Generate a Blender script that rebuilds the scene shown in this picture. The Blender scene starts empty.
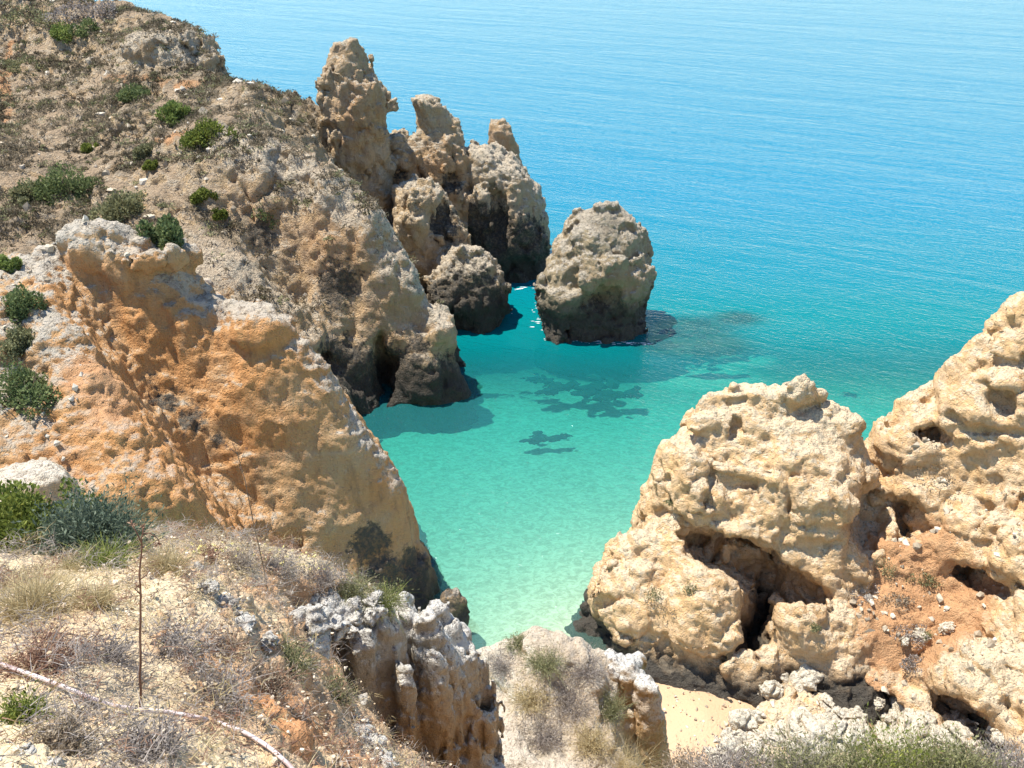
import bpy, math, random, time
import numpy as np
from mathutils import Vector, Matrix

T0 = time.time()
def log(*a): print('[%.1f]' % (time.time() - T0), *a, flush=True)
random.seed(7)
RNG = np.random.default_rng(11)
S = bpy.context.scene
COL = S.collection
f32 = np.float32

# ------------------------------------------------------------------ camera
CAM = np.array([0., 0., 30.])
TH = math.radians(28.0)
FOC = 512.0 / math.tan(math.radians(28.0))
CF = np.array([0., math.cos(TH), -math.sin(TH)])
CU = np.array([0., math.sin(TH), math.cos(TH)])
CR = np.array([1., 0., 0.])
def ray(px, py):
    return CF + CR * ((px - 512) / FOC) + CU * ((384 - py) / FOC)
def P(px, py, Y):                     # point of the place at ground distance Y
    d = ray(px, py); return CAM + d * (Y / d[1])
def W(px, py, z=0.0):                 # point of the place at height z
    d = ray(px, py); return CAM + d * ((z - 30.0) / d[2])

cam = bpy.data.cameras.new('camera'); camo = bpy.data.objects.new('camera', cam); COL.objects.link(camo)
camo.location = CAM; camo.rotation_euler = (math.pi / 2 - TH, 0, 0)
cam.sensor_width = 36; cam.lens = 18 / math.tan(math.radians(28.0))
cam.clip_start = 0.1; cam.clip_end = 20000
S.camera = camo

# ------------------------------------------------------------------ noise
M1 = np.uint32(0x9E3779B1); M2 = np.uint32(0x85EBCA77); M3 = np.uint32(0xC2B2AE3D)
def _h(ix, iy, iz, seed=0):
    with np.errstate(over='ignore'):
        h = ix.astype(np.uint32) * M1 ^ iy.astype(np.uint32) * M2 ^ iz.astype(np.uint32) * M3 ^ np.uint32(seed * 7919 + 13)
        h ^= h >> np.uint32(15); h *= np.uint32(0x2C1B3C6D); h ^= h >> np.uint32(12); h *= np.uint32(0x297A2D39); h ^= h >> np.uint32(15)
    return h
def perlin(p, seed=0):
    i = np.floor(p).astype(np.int32); f = (p - i).astype(f32)
    u = f * f * f * (f * (f * 6 - 15) + 10)
    def g(dx, dy, dz):
        h = _h(i[:, 0] + dx, i[:, 1] + dy, i[:, 2] + dz, seed)
        gx = (h & np.uint32(1023)).astype(f32) / 511.5 - 1
        gy = ((h >> np.uint32(10)) & np.uint32(1023)).astype(f32) / 511.5 - 1
        gz = ((h >> np.uint32(20)) & np.uint32(1023)).astype(f32) / 511.5 - 1
        return gx * (f[:, 0] - dx) + gy * (f[:, 1] - dy) + gz * (f[:, 2] - dz)
    x, y, z = u[:, 0], u[:, 1], u[:, 2]
    a = g(0,0,0); a = a + x * (g(1,0,0) - a); b = g(0,1,0); b = b + x * (g(1,1,0) - b)
    c = g(0,0,1); c = c + x * (g(1,0,1) - c); d = g(0,1,1); d = d + x * (g(1,1,1) - d)
    a = a + y * (b - a); c = c + y * (d - c)
    return (a + z * (c - a)) * 1.15
ROT = np.array(Matrix.Rotation(0.7, 3, 'X') @ Matrix.Rotation(0.4, 3, 'Z'), dtype=f32)
def fbm(p, oct=3, seed=0, gain=.5):
    s = 0; a = 1.; q = p
    for k in range(oct):
        s = s + a * perlin(q, seed + k); a *= gain; q = q @ ROT * f32(2.03) + f32(3.1)
    return s
def billow(p, oct=3, seed=0, gain=.5):
    s = 0; a = 1.; q = p
    for k in range(oct):
        s = s + a * (np.abs(perlin(q, seed + k)) * 2 - .55); a *= gain; q = q @ ROT * f32(2.03) + f32(3.1)
    return s
def ridged(p, oct=3, seed=0, gain=.5): return -billow(p, oct, seed, gain)
def worley(p, seed=0):
    i = np.floor(p).astype(np.int32); f = (p - i).astype(f32)
    F1 = np.full(len(p), 9, f32); F2 = F1.copy(); ID = np.zeros(len(p), np.uint32)
    for dx in (-1, 0, 1):
        for dy in (-1, 0, 1):
            for dz in (-1, 0, 1):
                h = _h(i[:, 0] + dx, i[:, 1] + dy, i[:, 2] + dz, seed)
                d = ((h & np.uint32(1023)).astype(f32) / 1023 + dx - f[:, 0]) ** 2 \
                  + (((h >> np.uint32(10)) & np.uint32(1023)).astype(f32) / 1023 + dy - f[:, 1]) ** 2 \
                  + (((h >> np.uint32(20)) & np.uint32(1023)).astype(f32) / 1023 + dz - f[:, 2]) ** 2
                F2 = np.minimum(F2, np.maximum(F1, d)); ID = np.where(d < F1, h, ID); F1 = np.minimum(F1, d)
    worley.id = ID
    return np.sqrt(F1), np.sqrt(F2)
def sst(a, b, x):
    t = np.clip((x - a) / (b - a), 0, 1); return t * t * (3 - 2 * t)
def layers(p, spec, nz=None):
    d = np.zeros(len(p), f32)
    for kind, sc, amp, seed in spec:
        q = p / np.array(sc if hasattr(sc, '__len__') else (sc, sc, sc), f32)
        if kind == 'n': v = fbm(q, 3, seed)
        elif kind == 'h': v = fbm(q, 5, seed, .62)      # rough to the touch
        elif kind == 'b': v = billow(q, 3, seed)
        elif kind == 'r': v = ridged(q, 3, seed)
        elif kind == 'p':                               # pits
            F1, F2 = worley(q, seed); v = -sst(.42, .12, F1)
        elif kind == 'c':                               # cracks between blocks
            F1, F2 = worley(q, seed); v = -sst(.16, 0, F2 - F1)
        elif kind == 'k':                               # blocks / knobs
            F1, F2 = worley(q, seed); v = .6 - F1
        elif kind == 'f':                               # fractured blocks, each standing out by its own amount
            F1, F2 = worley(q + (f32(.35) * np.stack([perlin(q * f32(1.3), seed + j) for j in (1, 2, 3)], 1)).astype(f32), seed)
            v = ((worley.id >> np.uint32(3)) & np.uint32(255)).astype(f32) / 255 - .5; v = v * sst(0, .09, F2 - F1)
        elif kind == 's':                               # strata ledges
            w = q[:, 2] + .5 * perlin(q * f32(.35), seed); fr = w - np.floor(w); v = np.minimum(fr * 2.2, (1 - fr) * 4).clip(0, 1) - .5
        d += f32(amp) * v.astype(f32)
    return d

# ------------------------------------------------------------------ height from surveyed points
def rbf(pts):
    A = np.array(pts, float); xy = A[:, :2]; n = len(A)
    R = np.hypot(xy[:, None, 0] - xy[None, :, 0], xy[:, None, 1] - xy[None, :, 1])
    M = np.zeros((n + 3, n + 3)); M[:n, :n] = R - np.eye(n) * .05
    M[:n, n] = 1; M[:n, n + 1:] = xy; M[n, :n] = 1; M[n + 1:, :n] = xy.T
    b = np.zeros(n + 3); b[:n] = A[:, 2]
    w = np.linalg.solve(M, b)
    def h(x, y):
        sh = x.shape; x = x.ravel(); y = y.ravel()
        r = w[n] + w[n + 1] * x + w[n + 2] * y
        for k in range(n): r = r + w[k] * np.hypot(x - xy[k, 0], y - xy[k, 1])
        return r.reshape(sh)
    return h

# ------------------------------------------------------------------ mesh helpers
def mk(name, verts, faces, mat, parent=None, loops=None, smooth=True, origin=None):
    me = bpy.data.meshes.new(name)
    v = np.asarray(verts, f32)
    if origin is not None: v = v - np.asarray(origin, f32)
    if isinstance(faces, np.ndarray):
        k = faces.shape[1]
        me.vertices.add(len(v)); me.vertices.foreach_set('co', v.ravel())
        me.loops.add(faces.size); me.loops.foreach_set('vertex_index', faces.ravel().astype(np.int32))
        me.polygons.add(len(faces)); me.polygons.foreach_set('loop_start', np.arange(0, faces.size, k, dtype=np.int32))
        me.update(calc_edges=True)
    else:
        me.from_pydata(v.tolist(), [], faces); me.update()
    me.polygons.foreach_set('use_smooth', np.full(len(me.polygons), smooth))
    if mat: me.materials.append(mat)
    o = bpy.data.objects.new(name, me); COL.objects.link(o)
    if origin is not None: o.location = origin
    if parent is not None: o.parent = parent
    return o
def tag(o, label=None, cat=None, group=None, kind=None):
    if label: o['label'] = label
    if cat: o['category'] = cat
    if group: o['group'] = group
    if kind: o['kind'] = kind
    return o
def fattr(o, name, arr):
    a = o.data.attributes.new(name, 'FLOAT', 'POINT'); a.data.foreach_set('value', np.asarray(arr, f32))
def vnormals(v, q):
    a, b, c, d = (v[q[:, k]] for k in range(4))
    n = np.cross(c - a, d - b); N = np.zeros_like(v)
    for k in range(4):
        for j in range(3): N[:, j] += np.bincount(q[:, k], n[:, j], len(v))
    return N / (np.linalg.norm(N, axis=1, keepdims=True) + 1e-9)

# ------------------------------------------------------------------ solid fields -> mesh
class Vol:
    def __init__(s, lo, hi, vox):
        s.lo = np.array(lo, float); s.vox = vox
        s.n = np.ceil((np.array(hi) - s.lo) / vox).astype(int) + 1
        s.x = (s.lo[0] + vox * np.arange(s.n[0])).astype(f32)
        s.y = (s.lo[1] + vox * np.arange(s.n[1])).astype(f32)
        s.z = (s.lo[2] + vox * np.arange(s.n[2])).astype(f32)
        s.f = np.full(s.n, 1e3, f32)
    def terrain(s, h, kmax=3.5):
        X, Y = np.meshgrid(s.x, s.y, indexing='ij'); H = h(X, Y).astype(f32)
        gx, gy = np.gradient(H, s.vox); k = np.sqrt(1 + gx ** 2 + gy ** 2).clip(1, kmax)
        s.f = np.minimum(s.f, (s.z[None, None, :] - H[:, :, None]) / k[:, :, None])
    def stack(s, Y, rows, ratio=1.0, tilt=0.0, k=0.0, pw=2.4):
        # rows: (py, left px, right px) seen at ground distance Y -> elliptical rings by height
        R = []
        for (py, a, b) in rows:
            A = P(a, py, Y); B = P(b, py, Y); R.append((A[2], (A[0] + B[0]) / 2, (B[0] - A[0]) / 2))
        R.sort(); z = np.array([r[0] for r in R])
        cx = np.interp(s.z, z, [r[1] for r in R]); rx = np.interp(s.z, z, [r[2] for r in R])
        g = s.z[None, None, :]; rx = np.maximum(rx, .05)[None, None, :]; ry = rx * ratio
        cy = Y + tilt * (g - z[0])
        r = (np.abs((s.x[:, None, None] - cx[None, None, :]) / rx) ** pw + np.abs((s.y[None, :, None] - cy) / ry) ** pw) ** (1 / pw)
        f = ((r - 1) * np.minimum(rx, ry)).astype(f32)
        f = np.maximum(f, (g - z[-1]).astype(f32))
        s.union(f, k)
    def union(s, f, k=0.0):
        if k <= 0: s.f = np.minimum(s.f, f); return
        h = np.maximum(k - np.abs(s.f - f), 0) / k
        s.f = np.minimum(s.f, f) - h * h * k * f32(.25)
    def hit(s, px, py):
        d = ray(px, py); t = np.arange(2, 140, s.vox * .5) / np.linalg.norm(d)
        p = CAM + t[:, None] * d
        i = np.round((p - s.lo) / s.vox).astype(int); ok = ((i >= 0) & (i < s.n)).all(1)
        i = i[ok]; p = p[ok]; v = s.f[i[:, 0], i[:, 1], i[:, 2]]; w = np.nonzero(v < 0)[0]
        return p[w[0]] if len(w) else None
    def ell(s, c, r, axes=None):
        A = np.array(axes if axes is not None else np.eye(3)); r = np.array(r, float)
        e = r.max() * 1.9
        i0 = np.clip(((c - e - s.lo) / s.vox).astype(int), 0, s.n); i1 = np.clip(((c + e - s.lo) / s.vox).astype(int) + 2, 0, s.n)
        sl = tuple(slice(a, b) for a, b in zip(i0, i1))
        gx = s.x[sl[0]][:, None, None] - c[0]; gy = s.y[sl[1]][None, :, None] - c[1]; gz = s.z[sl[2]][None, None, :] - c[2]
        q = 0
        for k in range(3): q = q + ((gx * A[k][0] + gy * A[k][1] + gz * A[k][2]) / r[k]) ** 2
        return sl, ((np.sqrt(q) - 1) * r.min()).astype(f32)
    def spot(s, px, py, rx, ry, rd=None, off=0.0, carve=True, k=None, rot=0.0):
        p = s.hit(px, py)
        if p is None: log('   spot missed', px, py); return
        m = np.linalg.norm(p - CAM) / FOC; rx *= m; ry *= m; rd = (rd * m if rd else (rx + ry) / 2)
        v = (p - CAM) / np.linalg.norm(p - CAM); r = np.cross(v, [0, 0, 1]); r /= np.linalg.norm(r); u = np.cross(r, v)
        c, sn = math.cos(rot), math.sin(rot)
        sl, f = s.ell(p + v * off * rd, (rx, ry, rd), (r * c + u * sn, u * c - r * sn, v))
        k = (k if k is not None else .35 * min(rx, ry)); g = s.f[sl]
        if carve:
            h = np.maximum(k - np.abs(g + f), 0) / k; s.f[sl] = np.maximum(g, -f) + h * h * k * f32(.25)
        else:
            h = np.maximum(k - np.abs(g - f), 0) / k; s.f[sl] = np.minimum(g, f) - h * h * k * f32(.25)
    def rough(s, spec, band=2.0, damp=(), mod=0):
        m = np.abs(s.f) < band; i = np.nonzero(m)
        p = np.stack([s.x[i[0]], s.y[i[1]], s.z[i[2]]], 1)
        d = layers(p, spec)
        if mod: d *= .35 + .85 * sst(-.3, .4, perlin(p / f32(mod), 900))
        if damp: d *= 1 - blob(p, damp)
        s.f[m] -= d
    def nets(s):
        f = s.f; ins = f < 0
        c = sum(ins[a:a + s.n[0] - 1 or None, b:b + s.n[1] - 1 or None, d:d + s.n[2] - 1 or None].astype(np.uint8)
                for a in (0, 1) for b in (0, 1) for d in (0, 1))
        act = (c > 0) & (c < 8); I = np.nonzero(act)
        idx = np.full(act.shape, -1, np.int32); idx[I] = np.arange(len(I[0]))
        cor = {(a, b, d): f[I[0] + a, I[1] + b, I[2] + d] for a in (0, 1) for b in (0, 1) for d in (0, 1)}
        acc = np.zeros((len(I[0]), 3), f32); cnt = np.zeros(len(I[0]), f32)
        for ax in range(3):
            o1, o2 = [k for k in range(3) if k != ax]
            for u in (0, 1):
                for w in (0, 1):
                    a = [0, 0, 0]; a[o1] = u; a[o2] = w; b = list(a); b[ax] = 1
                    fa, fb = cor[tuple(a)], cor[tuple(b)]; x = (fa < 0) != (fb < 0)
                    t = np.where(x, fa / np.where(x, fa - fb, 1), 0)
                    q = np.array(a, f32)[None, :].repeat(len(t), 0); q[:, ax] = t
                    acc[x] += q[x]; cnt[x] += 1
        v = (np.stack(I, 1) + acc / cnt[:, None]) * s.vox + s.lo
        quads = []
        for ax in range(3):
            o1, o2 = (ax + 1) % 3, (ax + 2) % 3
            A = [slice(1, -1)] * 3; A[ax] = slice(0, -1); B = list(A); B[ax] = slice(1, None)
            sa = ins[tuple(A)]; sb = ins[tuple(B)]; E = np.nonzero(sa != sb)
            e = np.stack(E, 1); e[:, o1] += 1; e[:, o2] += 1
            flip = sa[E]
            def at(d1, d2):
                g = e.copy(); g[:, o1] -= d1; g[:, o2] -= d2; return idx[g[:, 0], g[:, 1], g[:, 2]]
            q = np.stack([at(1, 1), at(0, 1), at(0, 0), at(1, 0)], 1)
            q[~flip] = q[~flip][:, ::-1]
            quads.append(q)
        q = np.concatenate(quads); q = q[(q >= 0).all(1)]
        return v.astype(f32), q

def paint(v, spots):                   # pixel coordinates of points as seen from the viewpoint
    d = v - CAM; w = d @ CF; px = 512 + FOC * (d @ CR) / w; py = 384 - FOC * (d @ CU) / w
    return px, py

def biggest(v, q):                     # keep the rock itself, drop crumbs that hang in the air
    lab = np.arange(len(v)); e = np.concatenate([q[:, [0, 1]], q[:, [1, 2]], q[:, [2, 3]], q[:, [3, 0]]])
    while True:
        m = np.minimum(lab[e[:, 0]], lab[e[:, 1]]); new = lab.copy()
        np.minimum.at(new, lab[e[:, 0]], m); np.minimum.at(new, lab[e[:, 1]], m); np.minimum.at(new, e[:, 0], m); np.minimum.at(new, e[:, 1], m)
        new = new[new]; new = new[new]
        if (new == lab).all(): break
        lab = new
    n = np.bincount(lab, minlength=len(v)); ok = n[lab] > .05 * len(v); q = q[ok[q[:, 0]]]
    rm = np.cumsum(ok) - 1; return v[ok], rm[q]
def rock(name, vol, fine, mat, cut=-2.5, attrs=None, topfine=None):
    v, q = biggest(*vol.nets())
    for spec in fine:
        n = vnormals(v, q); v = v + n * layers(v, spec)[:, None]
    if topfine:
        n = vnormals(v, q); m = sst(.25, .75, n[:, 2]); v = v + n * (m * layers(v, topfine))[:, None]
    o = v.mean(0); o[2] = v[:, 2].min(); o = np.round(o, 2)
    ob = mk(name, v, q, mat, origin=o)
    if attrs:
        for k, fn in attrs.items(): fattr(ob, k, fn(v, vnormals(v, q)))
    log(name, len(v))
    return ob
def blob(v, spots):                    # spots: (px, py, Y, radius m, amount)
    r = np.zeros(len(v), f32)
    for (px, py, Y, R, a) in spots:
        c = P(px, py, Y).astype(f32); r = np.maximum(r, a * np.exp(-(((v - c) / R) ** 2).sum(1)))
    return r

# ------------------------------------------------------------------ materials
class NT:
    def __init__(s, name):
        s.m = bpy.data.materials.new(name); s.m.use_nodes = True; s.t = s.m.node_tree; s.t.nodes.clear()
        s.out = s.t.nodes.new('ShaderNodeOutputMaterial')
    def n(s, typ, ins=None, **kw):
        nd = s.t.nodes.new('ShaderNode' + typ)
        for k, v in kw.items(): setattr(nd, k, v)
        for k, v in (ins or {}).items(): s.set(nd.inputs[k], v)
        return nd
    def set(s, sock, v):
        if isinstance(v, bpy.types.NodeSocket): s.t.links.new(v, sock)
        elif isinstance(v, bpy.types.Node): s.t.links.new(v.outputs[0], sock)
        else: sock.default_value = (tuple(v) + (1,)) if sock.type == 'RGBA' and len(v) == 3 else v
    def math(s, op, a, b=0.0, c=0.0, clamp=False):
        nd = s.n('Math', operation=op, use_clamp=clamp); s.set(nd.inputs[0], a); s.set(nd.inputs[1], b); s.set(nd.inputs[2], c); return nd.outputs[0]
    def mix(s, fac, a, b, blend='MIX'):
        nd = s.n('Mix', data_type='RGBA', blend_type=blend); s.set(nd.inputs[0], fac); s.set(nd.inputs[6], a); s.set(nd.inputs[7], b); return nd.outputs[2]
    def ramp(s, x, a, b, lo=0.0, hi=1.0):
        nd = s.n('MapRange', interpolation_type='SMOOTHSTEP'); s.set(nd.inputs[0], x); s.set(nd.inputs[1], a); s.set(nd.inputs[2], b); s.set(nd.inputs[3], lo); s.set(nd.inputs[4], hi); return nd.outputs[0]
    def noise(s, vec, scale, detail=4, rough=.55, dist=0):
        nd = s.n('TexNoise'); s.set(nd.inputs['Vector'], vec); s.set(nd.inputs['Scale'], scale); s.set(nd.inputs['Detail'], detail); s.set(nd.inputs['Roughness'], rough); s.set(nd.inputs['Distortion'], dist); return nd.outputs['Fac']
    def voro(s, vec, scale, feature='F1', out='Distance'):
        nd = s.n('TexVoronoi', feature=feature); s.set(nd.inputs['Vector'], vec); s.set(nd.inputs['Scale'], scale); return nd.outputs[out]
    def attr(s, name): return s.n('Attribute', attribute_name=name).outputs['Fac']
    def vscale(s, vec, sc):
        nd = s.n('VectorMath', operation='MULTIPLY'); s.set(nd.inputs[0], vec); s.set(nd.inputs[1], sc); return nd.outputs[0]

def rock_mat(name, face=(.50, .36, .21), face2=(.42, .34, .24), orange=(.52, .25, .09), crust=(.60, .55, .47), lichen=(.16, .14, .12),
             wet=(.045, .04, .034), tex=1.0, crust_amt=.5, wet_lo=.4, wet_hi=2.2, bump=.35, streak=.5):
    t = NT(name); geo = t.n('NewGeometry'); pos = geo.outputs['Position']
    nz = t.n('SeparateXYZ', {0: geo.outputs['Normal']}).outputs['Z']
    z = t.n('SeparateXYZ', {0: pos}).outputs['Z']
    big = t.noise(pos, .28 * tex, 4); mid = t.noise(pos, 1.3 * tex, 5, .6); fin = t.noise(pos, 6 * tex, 5, .65)
    st = t.noise(t.vscale(pos, (1, 1, .15)), 2.4 * tex, 5, .65)
    band = t.noise(t.vscale(pos, (.15, .15, 1.6)), 1.2 * tex, 3)
    c = t.mix(t.ramp(mid, .35, .65), face, face2)
    of = t.math('ADD', t.attr('orange'), t.math('MULTIPLY', t.ramp(big, .45, .75), .35), clamp=True)
    c = t.mix(t.math('MULTIPLY', of, t.ramp(st, .25, .7, .55, 1)), c, orange)
    c = t.mix(t.math('MULTIPLY', t.ramp(st, .5, .72), streak * .55), c, (.20, .15, .10))
    c = t.mix(t.math('MULTIPLY', t.ramp(band, .52, .75), t.math('SUBTRACT', .35, t.math('MULTIPLY', t.attr('orange'), .3))), c, crust)
    # pale weathered crust with lichen specks on upward faces
    cm = t.math('ADD', t.math('ADD', t.math('MULTIPLY', nz, 1.0), t.math('MULTIPLY', t.math('SUBTRACT', fin, .5), 1.4)), t.math('MULTIPLY', t.math('SUBTRACT', mid, .5), .9))
    cm = t.math('ADD', cm, t.math('MULTIPLY', t.attr('crust'), .8))
    cm = t.math('MULTIPLY', t.ramp(cm, .75 - crust_amt * .5, 1.05 - crust_amt * .5), t.math('SUBTRACT', 1.0, t.math('MULTIPLY', t.attr('orange'), .55)))
    lich = t.noise(pos, 5 * tex, 6, .78)
    cr = t.mix(t.ramp(lich, .50, .62), crust, lichen)
    cr = t.mix(t.ramp(t.noise(pos, 2.6 * tex, 4), .5, .7, 0, .6), cr, (.42, .37, .28))
    c = t.mix(cm, c, cr)
    c = t.mix(t.ramp(t.noise(pos, 4 * tex, 6, .75), .56, .72, 0, .5), c, (.22, .16, .10))
    c = t.mix(t.math('MULTIPLY', t.ramp(t.noise(t.vscale(pos, (1, 1, .6)), 7 * tex, 5, .75), .56, .68, 0, .45), t.math('SUBTRACT', 1.0, t.math('MULTIPLY', t.attr('orange'), .85))), c, crust)
    soil = t.mix(fin, (.36, .26, .16), (.48, .36, .24))
    c = t.mix(t.attr('soil'), c, soil)
    red = t.mix(mid, (.52, .25, .11), (.62, .39, .21))
    c = t.mix(t.ramp(t.math('ADD', t.attr('red'), t.math('MULTIPLY', t.math('SUBTRACT', t.noise(pos, 2.2 * tex, 6, .72), .5), 1.3)), .25, .65), c, red)
    scr = t.mix(t.ramp(fin, .35, .65), (.14, .115, .075), (.30, .24, .165))
    c = t.mix(t.math('MULTIPLY', t.attr('scrub'), t.ramp(mid, .3, .6, .4, 1)), c, scr)
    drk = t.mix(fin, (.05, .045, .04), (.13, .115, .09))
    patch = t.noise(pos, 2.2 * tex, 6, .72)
    dark_mask = lambda a: t.ramp(t.math('ADD', t.attr(a), t.math('MULTIPLY', t.math('SUBTRACT', patch, .5), 1.6)), .34, .58)  # mask of the named attribute, its edge broken up by noise
    c = t.mix(t.math('MULTIPLY', dark_mask('dark'), t.ramp(fin, .3, .6, .6, 1)), c, drk)
    wl = t.math('ADD', z, t.math('MULTIPLY', t.math('SUBTRACT', mid, .5), 1.6))
    wl = t.math('ADD', wl, t.math('MULTIPLY', t.math('SUBTRACT', big, .5), 1.4))
    c = t.mix(t.ramp(wl, wet_lo, wet_hi, 1, 0), c, t.mix(fin, wet, (.10, .085, .065)))
    b = t.n('Bsdf' + 'Principled', {'Base Color': c, 'Roughness': t.ramp(wl, wet_lo - .4, wet_lo + .4, .45, .92), 'Specular IOR Level': .25})
    pit = t.voro(pos, 3.2 * tex); pit2 = t.voro(pos, 9 * tex)
    h = t.math('ADD', t.math('MULTIPLY', fin, .5), t.math('MULTIPLY', mid, 1.2))
    h = t.math('ADD', h, t.math('MULTIPLY', t.ramp(pit2, 0, .45), .14)); h = t.math('ADD', h, t.math('MULTIPLY', t.ramp(pit, 0, .3), .12))
    h = t.math('ADD', h, t.math('MULTIPLY', t.noise(pos, 20 * tex, 5, .75), .26)); h = t.math('ADD', h, t.math('MULTIPLY', st, .5))
    bp = t.n('Bump', {'Height': h, 'Strength': 1.0, 'Distance': bump / tex})
    t.set(b.inputs['Normal'], bp.outputs[0]); t.set(t.out.inputs[0], b.outputs[0])
    return t.m

MAT = {}
MAT['far'] = rock_mat('far_limestone', face=(.60, .43, .24), face2=(.54, .42, .28), crust=(.64, .54, .40), lichen=(.20, .16, .12), crust_amt=.4, tex=.8, wet_lo=1.0, wet_hi=3.8, bump=.5)
MAT['stack'] = rock_mat('sea_stack_rock', face=(.46, .36, .22), face2=(.40, .33, .22), crust=(.55, .48, .37), tex=1.0, wet_lo=1.4, wet_hi=4.2, wet=(.06, .052, .044), bump=.45)
MAT['orange'] = rock_mat('orange_limestone', face=(.60, .37, .18), face2=(.56, .39, .22), orange=(.60, .28, .095), crust=(.50, .45, .37), lichen=(.15, .13, .105), tex=.9, wet_lo=.4, wet_hi=2.6, crust_amt=.06, bump=.28, streak=.85)
MAT['pale'] = rock_mat('pale_limestone', face=(.78, .50, .245), face2=(.74, .52, .31), crust=(.80, .63, .42), lichen=(.34, .27, .18), orange=(.56, .33, .15), tex=1.1, wet_lo=-.1, wet_hi=.8, crust_amt=.4, streak=.25)
MAT['pale_sea'] = rock_mat('pale_beach_rock', face=(.78, .50, .245), face2=(.74, .52, .31), crust=(.80, .63, .42), lichen=(.34, .27, .18), orange=(.56, .33, .15), tex=1.1, wet_lo=.7, wet_hi=2.0, crust_amt=.4, streak=.25)
MAT['rubble'] = rock_mat('rubble', face=(.62, .50, .34), face2=(.58, .48, .34), crust=(.70, .63, .50), lichen=(.34, .27, .18), orange=(.56, .33, .15), tex=1.6, wet_lo=-9, wet_hi=-8, crust_amt=.5, streak=.2)
MAT['knoll'] = rock_mat('knoll_limestone', face=(.60, .46, .30), face2=(.54, .44, .31), crust=(.70, .62, .50), lichen=(.30, .24, .18), orange=(.52, .30, .12), tex=2.6, wet_lo=-9, wet_hi=-8, crust_amt=.5, streak=.6)
MAT['near'] = rock_mat('near_limestone', face=(.56, .45, .31), face2=(.50, .44, .34), crust=(.72, .68, .61), lichen=(.20, .18, .16), orange=(.52, .30, .12), tex=2.6, wet_lo=-9, wet_hi=-8, crust_amt=.7, streak=.8)

# ------------------------------------------------------------------ world and sun
SUN = Vector((-.35, .12, .93)).normalized()
w = bpy.data.worlds.new('World'); S.world = w; w.use_nodes = True; nt = w.node_tree; nt.nodes.clear()
sky = nt.nodes.new('ShaderNodeTexSky'); sky.sky_type = 'NISHITA'; sky.sun_disc = False
sky.sun_elevation = math.asin(SUN.z); sky.sun_rotation = math.atan2(SUN.x, SUN.y); sky.air_density = 1.0; sky.dust_density = .0; sky.ozone_density = 3.4
bg = nt.nodes.new('ShaderNodeBackground'); bg.inputs[1].default_value = .12
wo = nt.nodes.new('ShaderNodeOutputWorld'); nt.links.new(sky.outputs[0], bg.inputs[0]); nt.links.new(bg.outputs[0], wo.inputs[0])
sl = bpy.data.lights.new('sun', 'SUN'); sl.energy = 4.7; sl.angle = math.radians(.53); sl.color = (1, .95, .86)
so = bpy.data.objects.new('sun', sl); COL.objects.link(so); so.location = (0, 0, 80)
so.rotation_euler = SUN.to_track_quat('Z', 'Y').to_euler()
S.view_settings.view_transform = 'Standard'; S.view_settings.look = 'None'; S.view_settings.exposure = .92; S.view_settings.gamma = 1
S.cycles.use_denoising = True
try: S.cycles.denoiser = 'OPENIMAGEDENOISE'
except Exception: pass
S.cycles.max_bounces = 8; S.cycles.transparent_max_bounces = 16; S.cycles.diffuse_bounces = 3
S.cycles.sample_clamp_indirect = 4

# ------------------------------------------------------------------ sea bed, beach, sea
BEACH = W(705, 720, .5)
def bed(x, y, look=.5):                # the bed seen through the bent light of the surface lies at about half its depth
    d = np.hypot((x - BEACH[0]) * .9, (y - BEACH[1]))
    z = .75 - .22 * d + .0
    deep = -.05 - 3.5 * (1 - np.exp(-np.maximum(d - 3.2, 0) / 12)) - 4.8 * sst(48, 78, y) - 3 * sst(70, 120, y)
    return np.where(z > -.05, z, -.05 + (deep + .05) * look)
def grid(xs, ys, zf):
    X, Y = np.meshgrid(xs, ys, indexing='ij'); Z = zf(X, Y)
    v = np.stack([X, Y, Z], -1).reshape(-1, 3); nx, ny = X.shape
    i = np.arange(nx * ny).reshape(nx, ny)
    q = np.stack([i[:-1, :-1], i[1:, :-1], i[1:, 1:], i[:-1, 1:]], -1).reshape(-1, 4)
    return v, q
def graded(a, b, st, far, g=1.12):
    m = np.arange(a, b, st); s = st; hi = [m[-1]]; lo = [m[0]]
    while hi[-1] < far: s *= g; hi.append(hi[-1] + s)
    s = st
    while lo[-1] > -far: s *= g; lo.append(lo[-1] - s)
    return np.array(lo[:0:-1] + list(m) + hi[1:])
xs = graded(-40, 60, .5, 6000); ys = graded(18, 110, .5, 6000)
def bedz(X, Y):
    p = np.stack([X, Y, X * 0], -1).reshape(-1, 3).astype(f32)
    return bed(X, Y) + .12 * fbm(p / f32(4), 2, 5).reshape(X.shape)
v, q = grid(xs, ys, bedz)
t = NT('wet_sand'); pos = t.n('NewGeometry').outputs['Position']
weed = t.ramp(t.math('ADD', t.attr('weed'), t.math('MULTIPLY', t.math('SUBTRACT', t.noise(pos, .9, 6, .7, .5), .5), 1.5)), .42, .62, 0, .95)
c = t.mix(t.ramp(t.noise(t.vscale(pos, (1, 1.4, 1)), 2.4, 5, .7, 1.2), .35, .65), (.46, .38, .26), (.74, .63, .46))  # sand ripple tones, their contrast also painting in speckles of refracted light
c = t.mix(weed, c, (.035, .05, .035))
b = t.n('BsdfPrincipled', {'Base Color': c, 'Roughness': .9}); t.set(t.out.inputs[0], b.outputs[0]); MAT['bed'] = t.m
o = mk('seabed', v, q, MAT['bed']); tag(o, kind='structure')
wd = np.zeros(len(v), f32)
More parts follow.
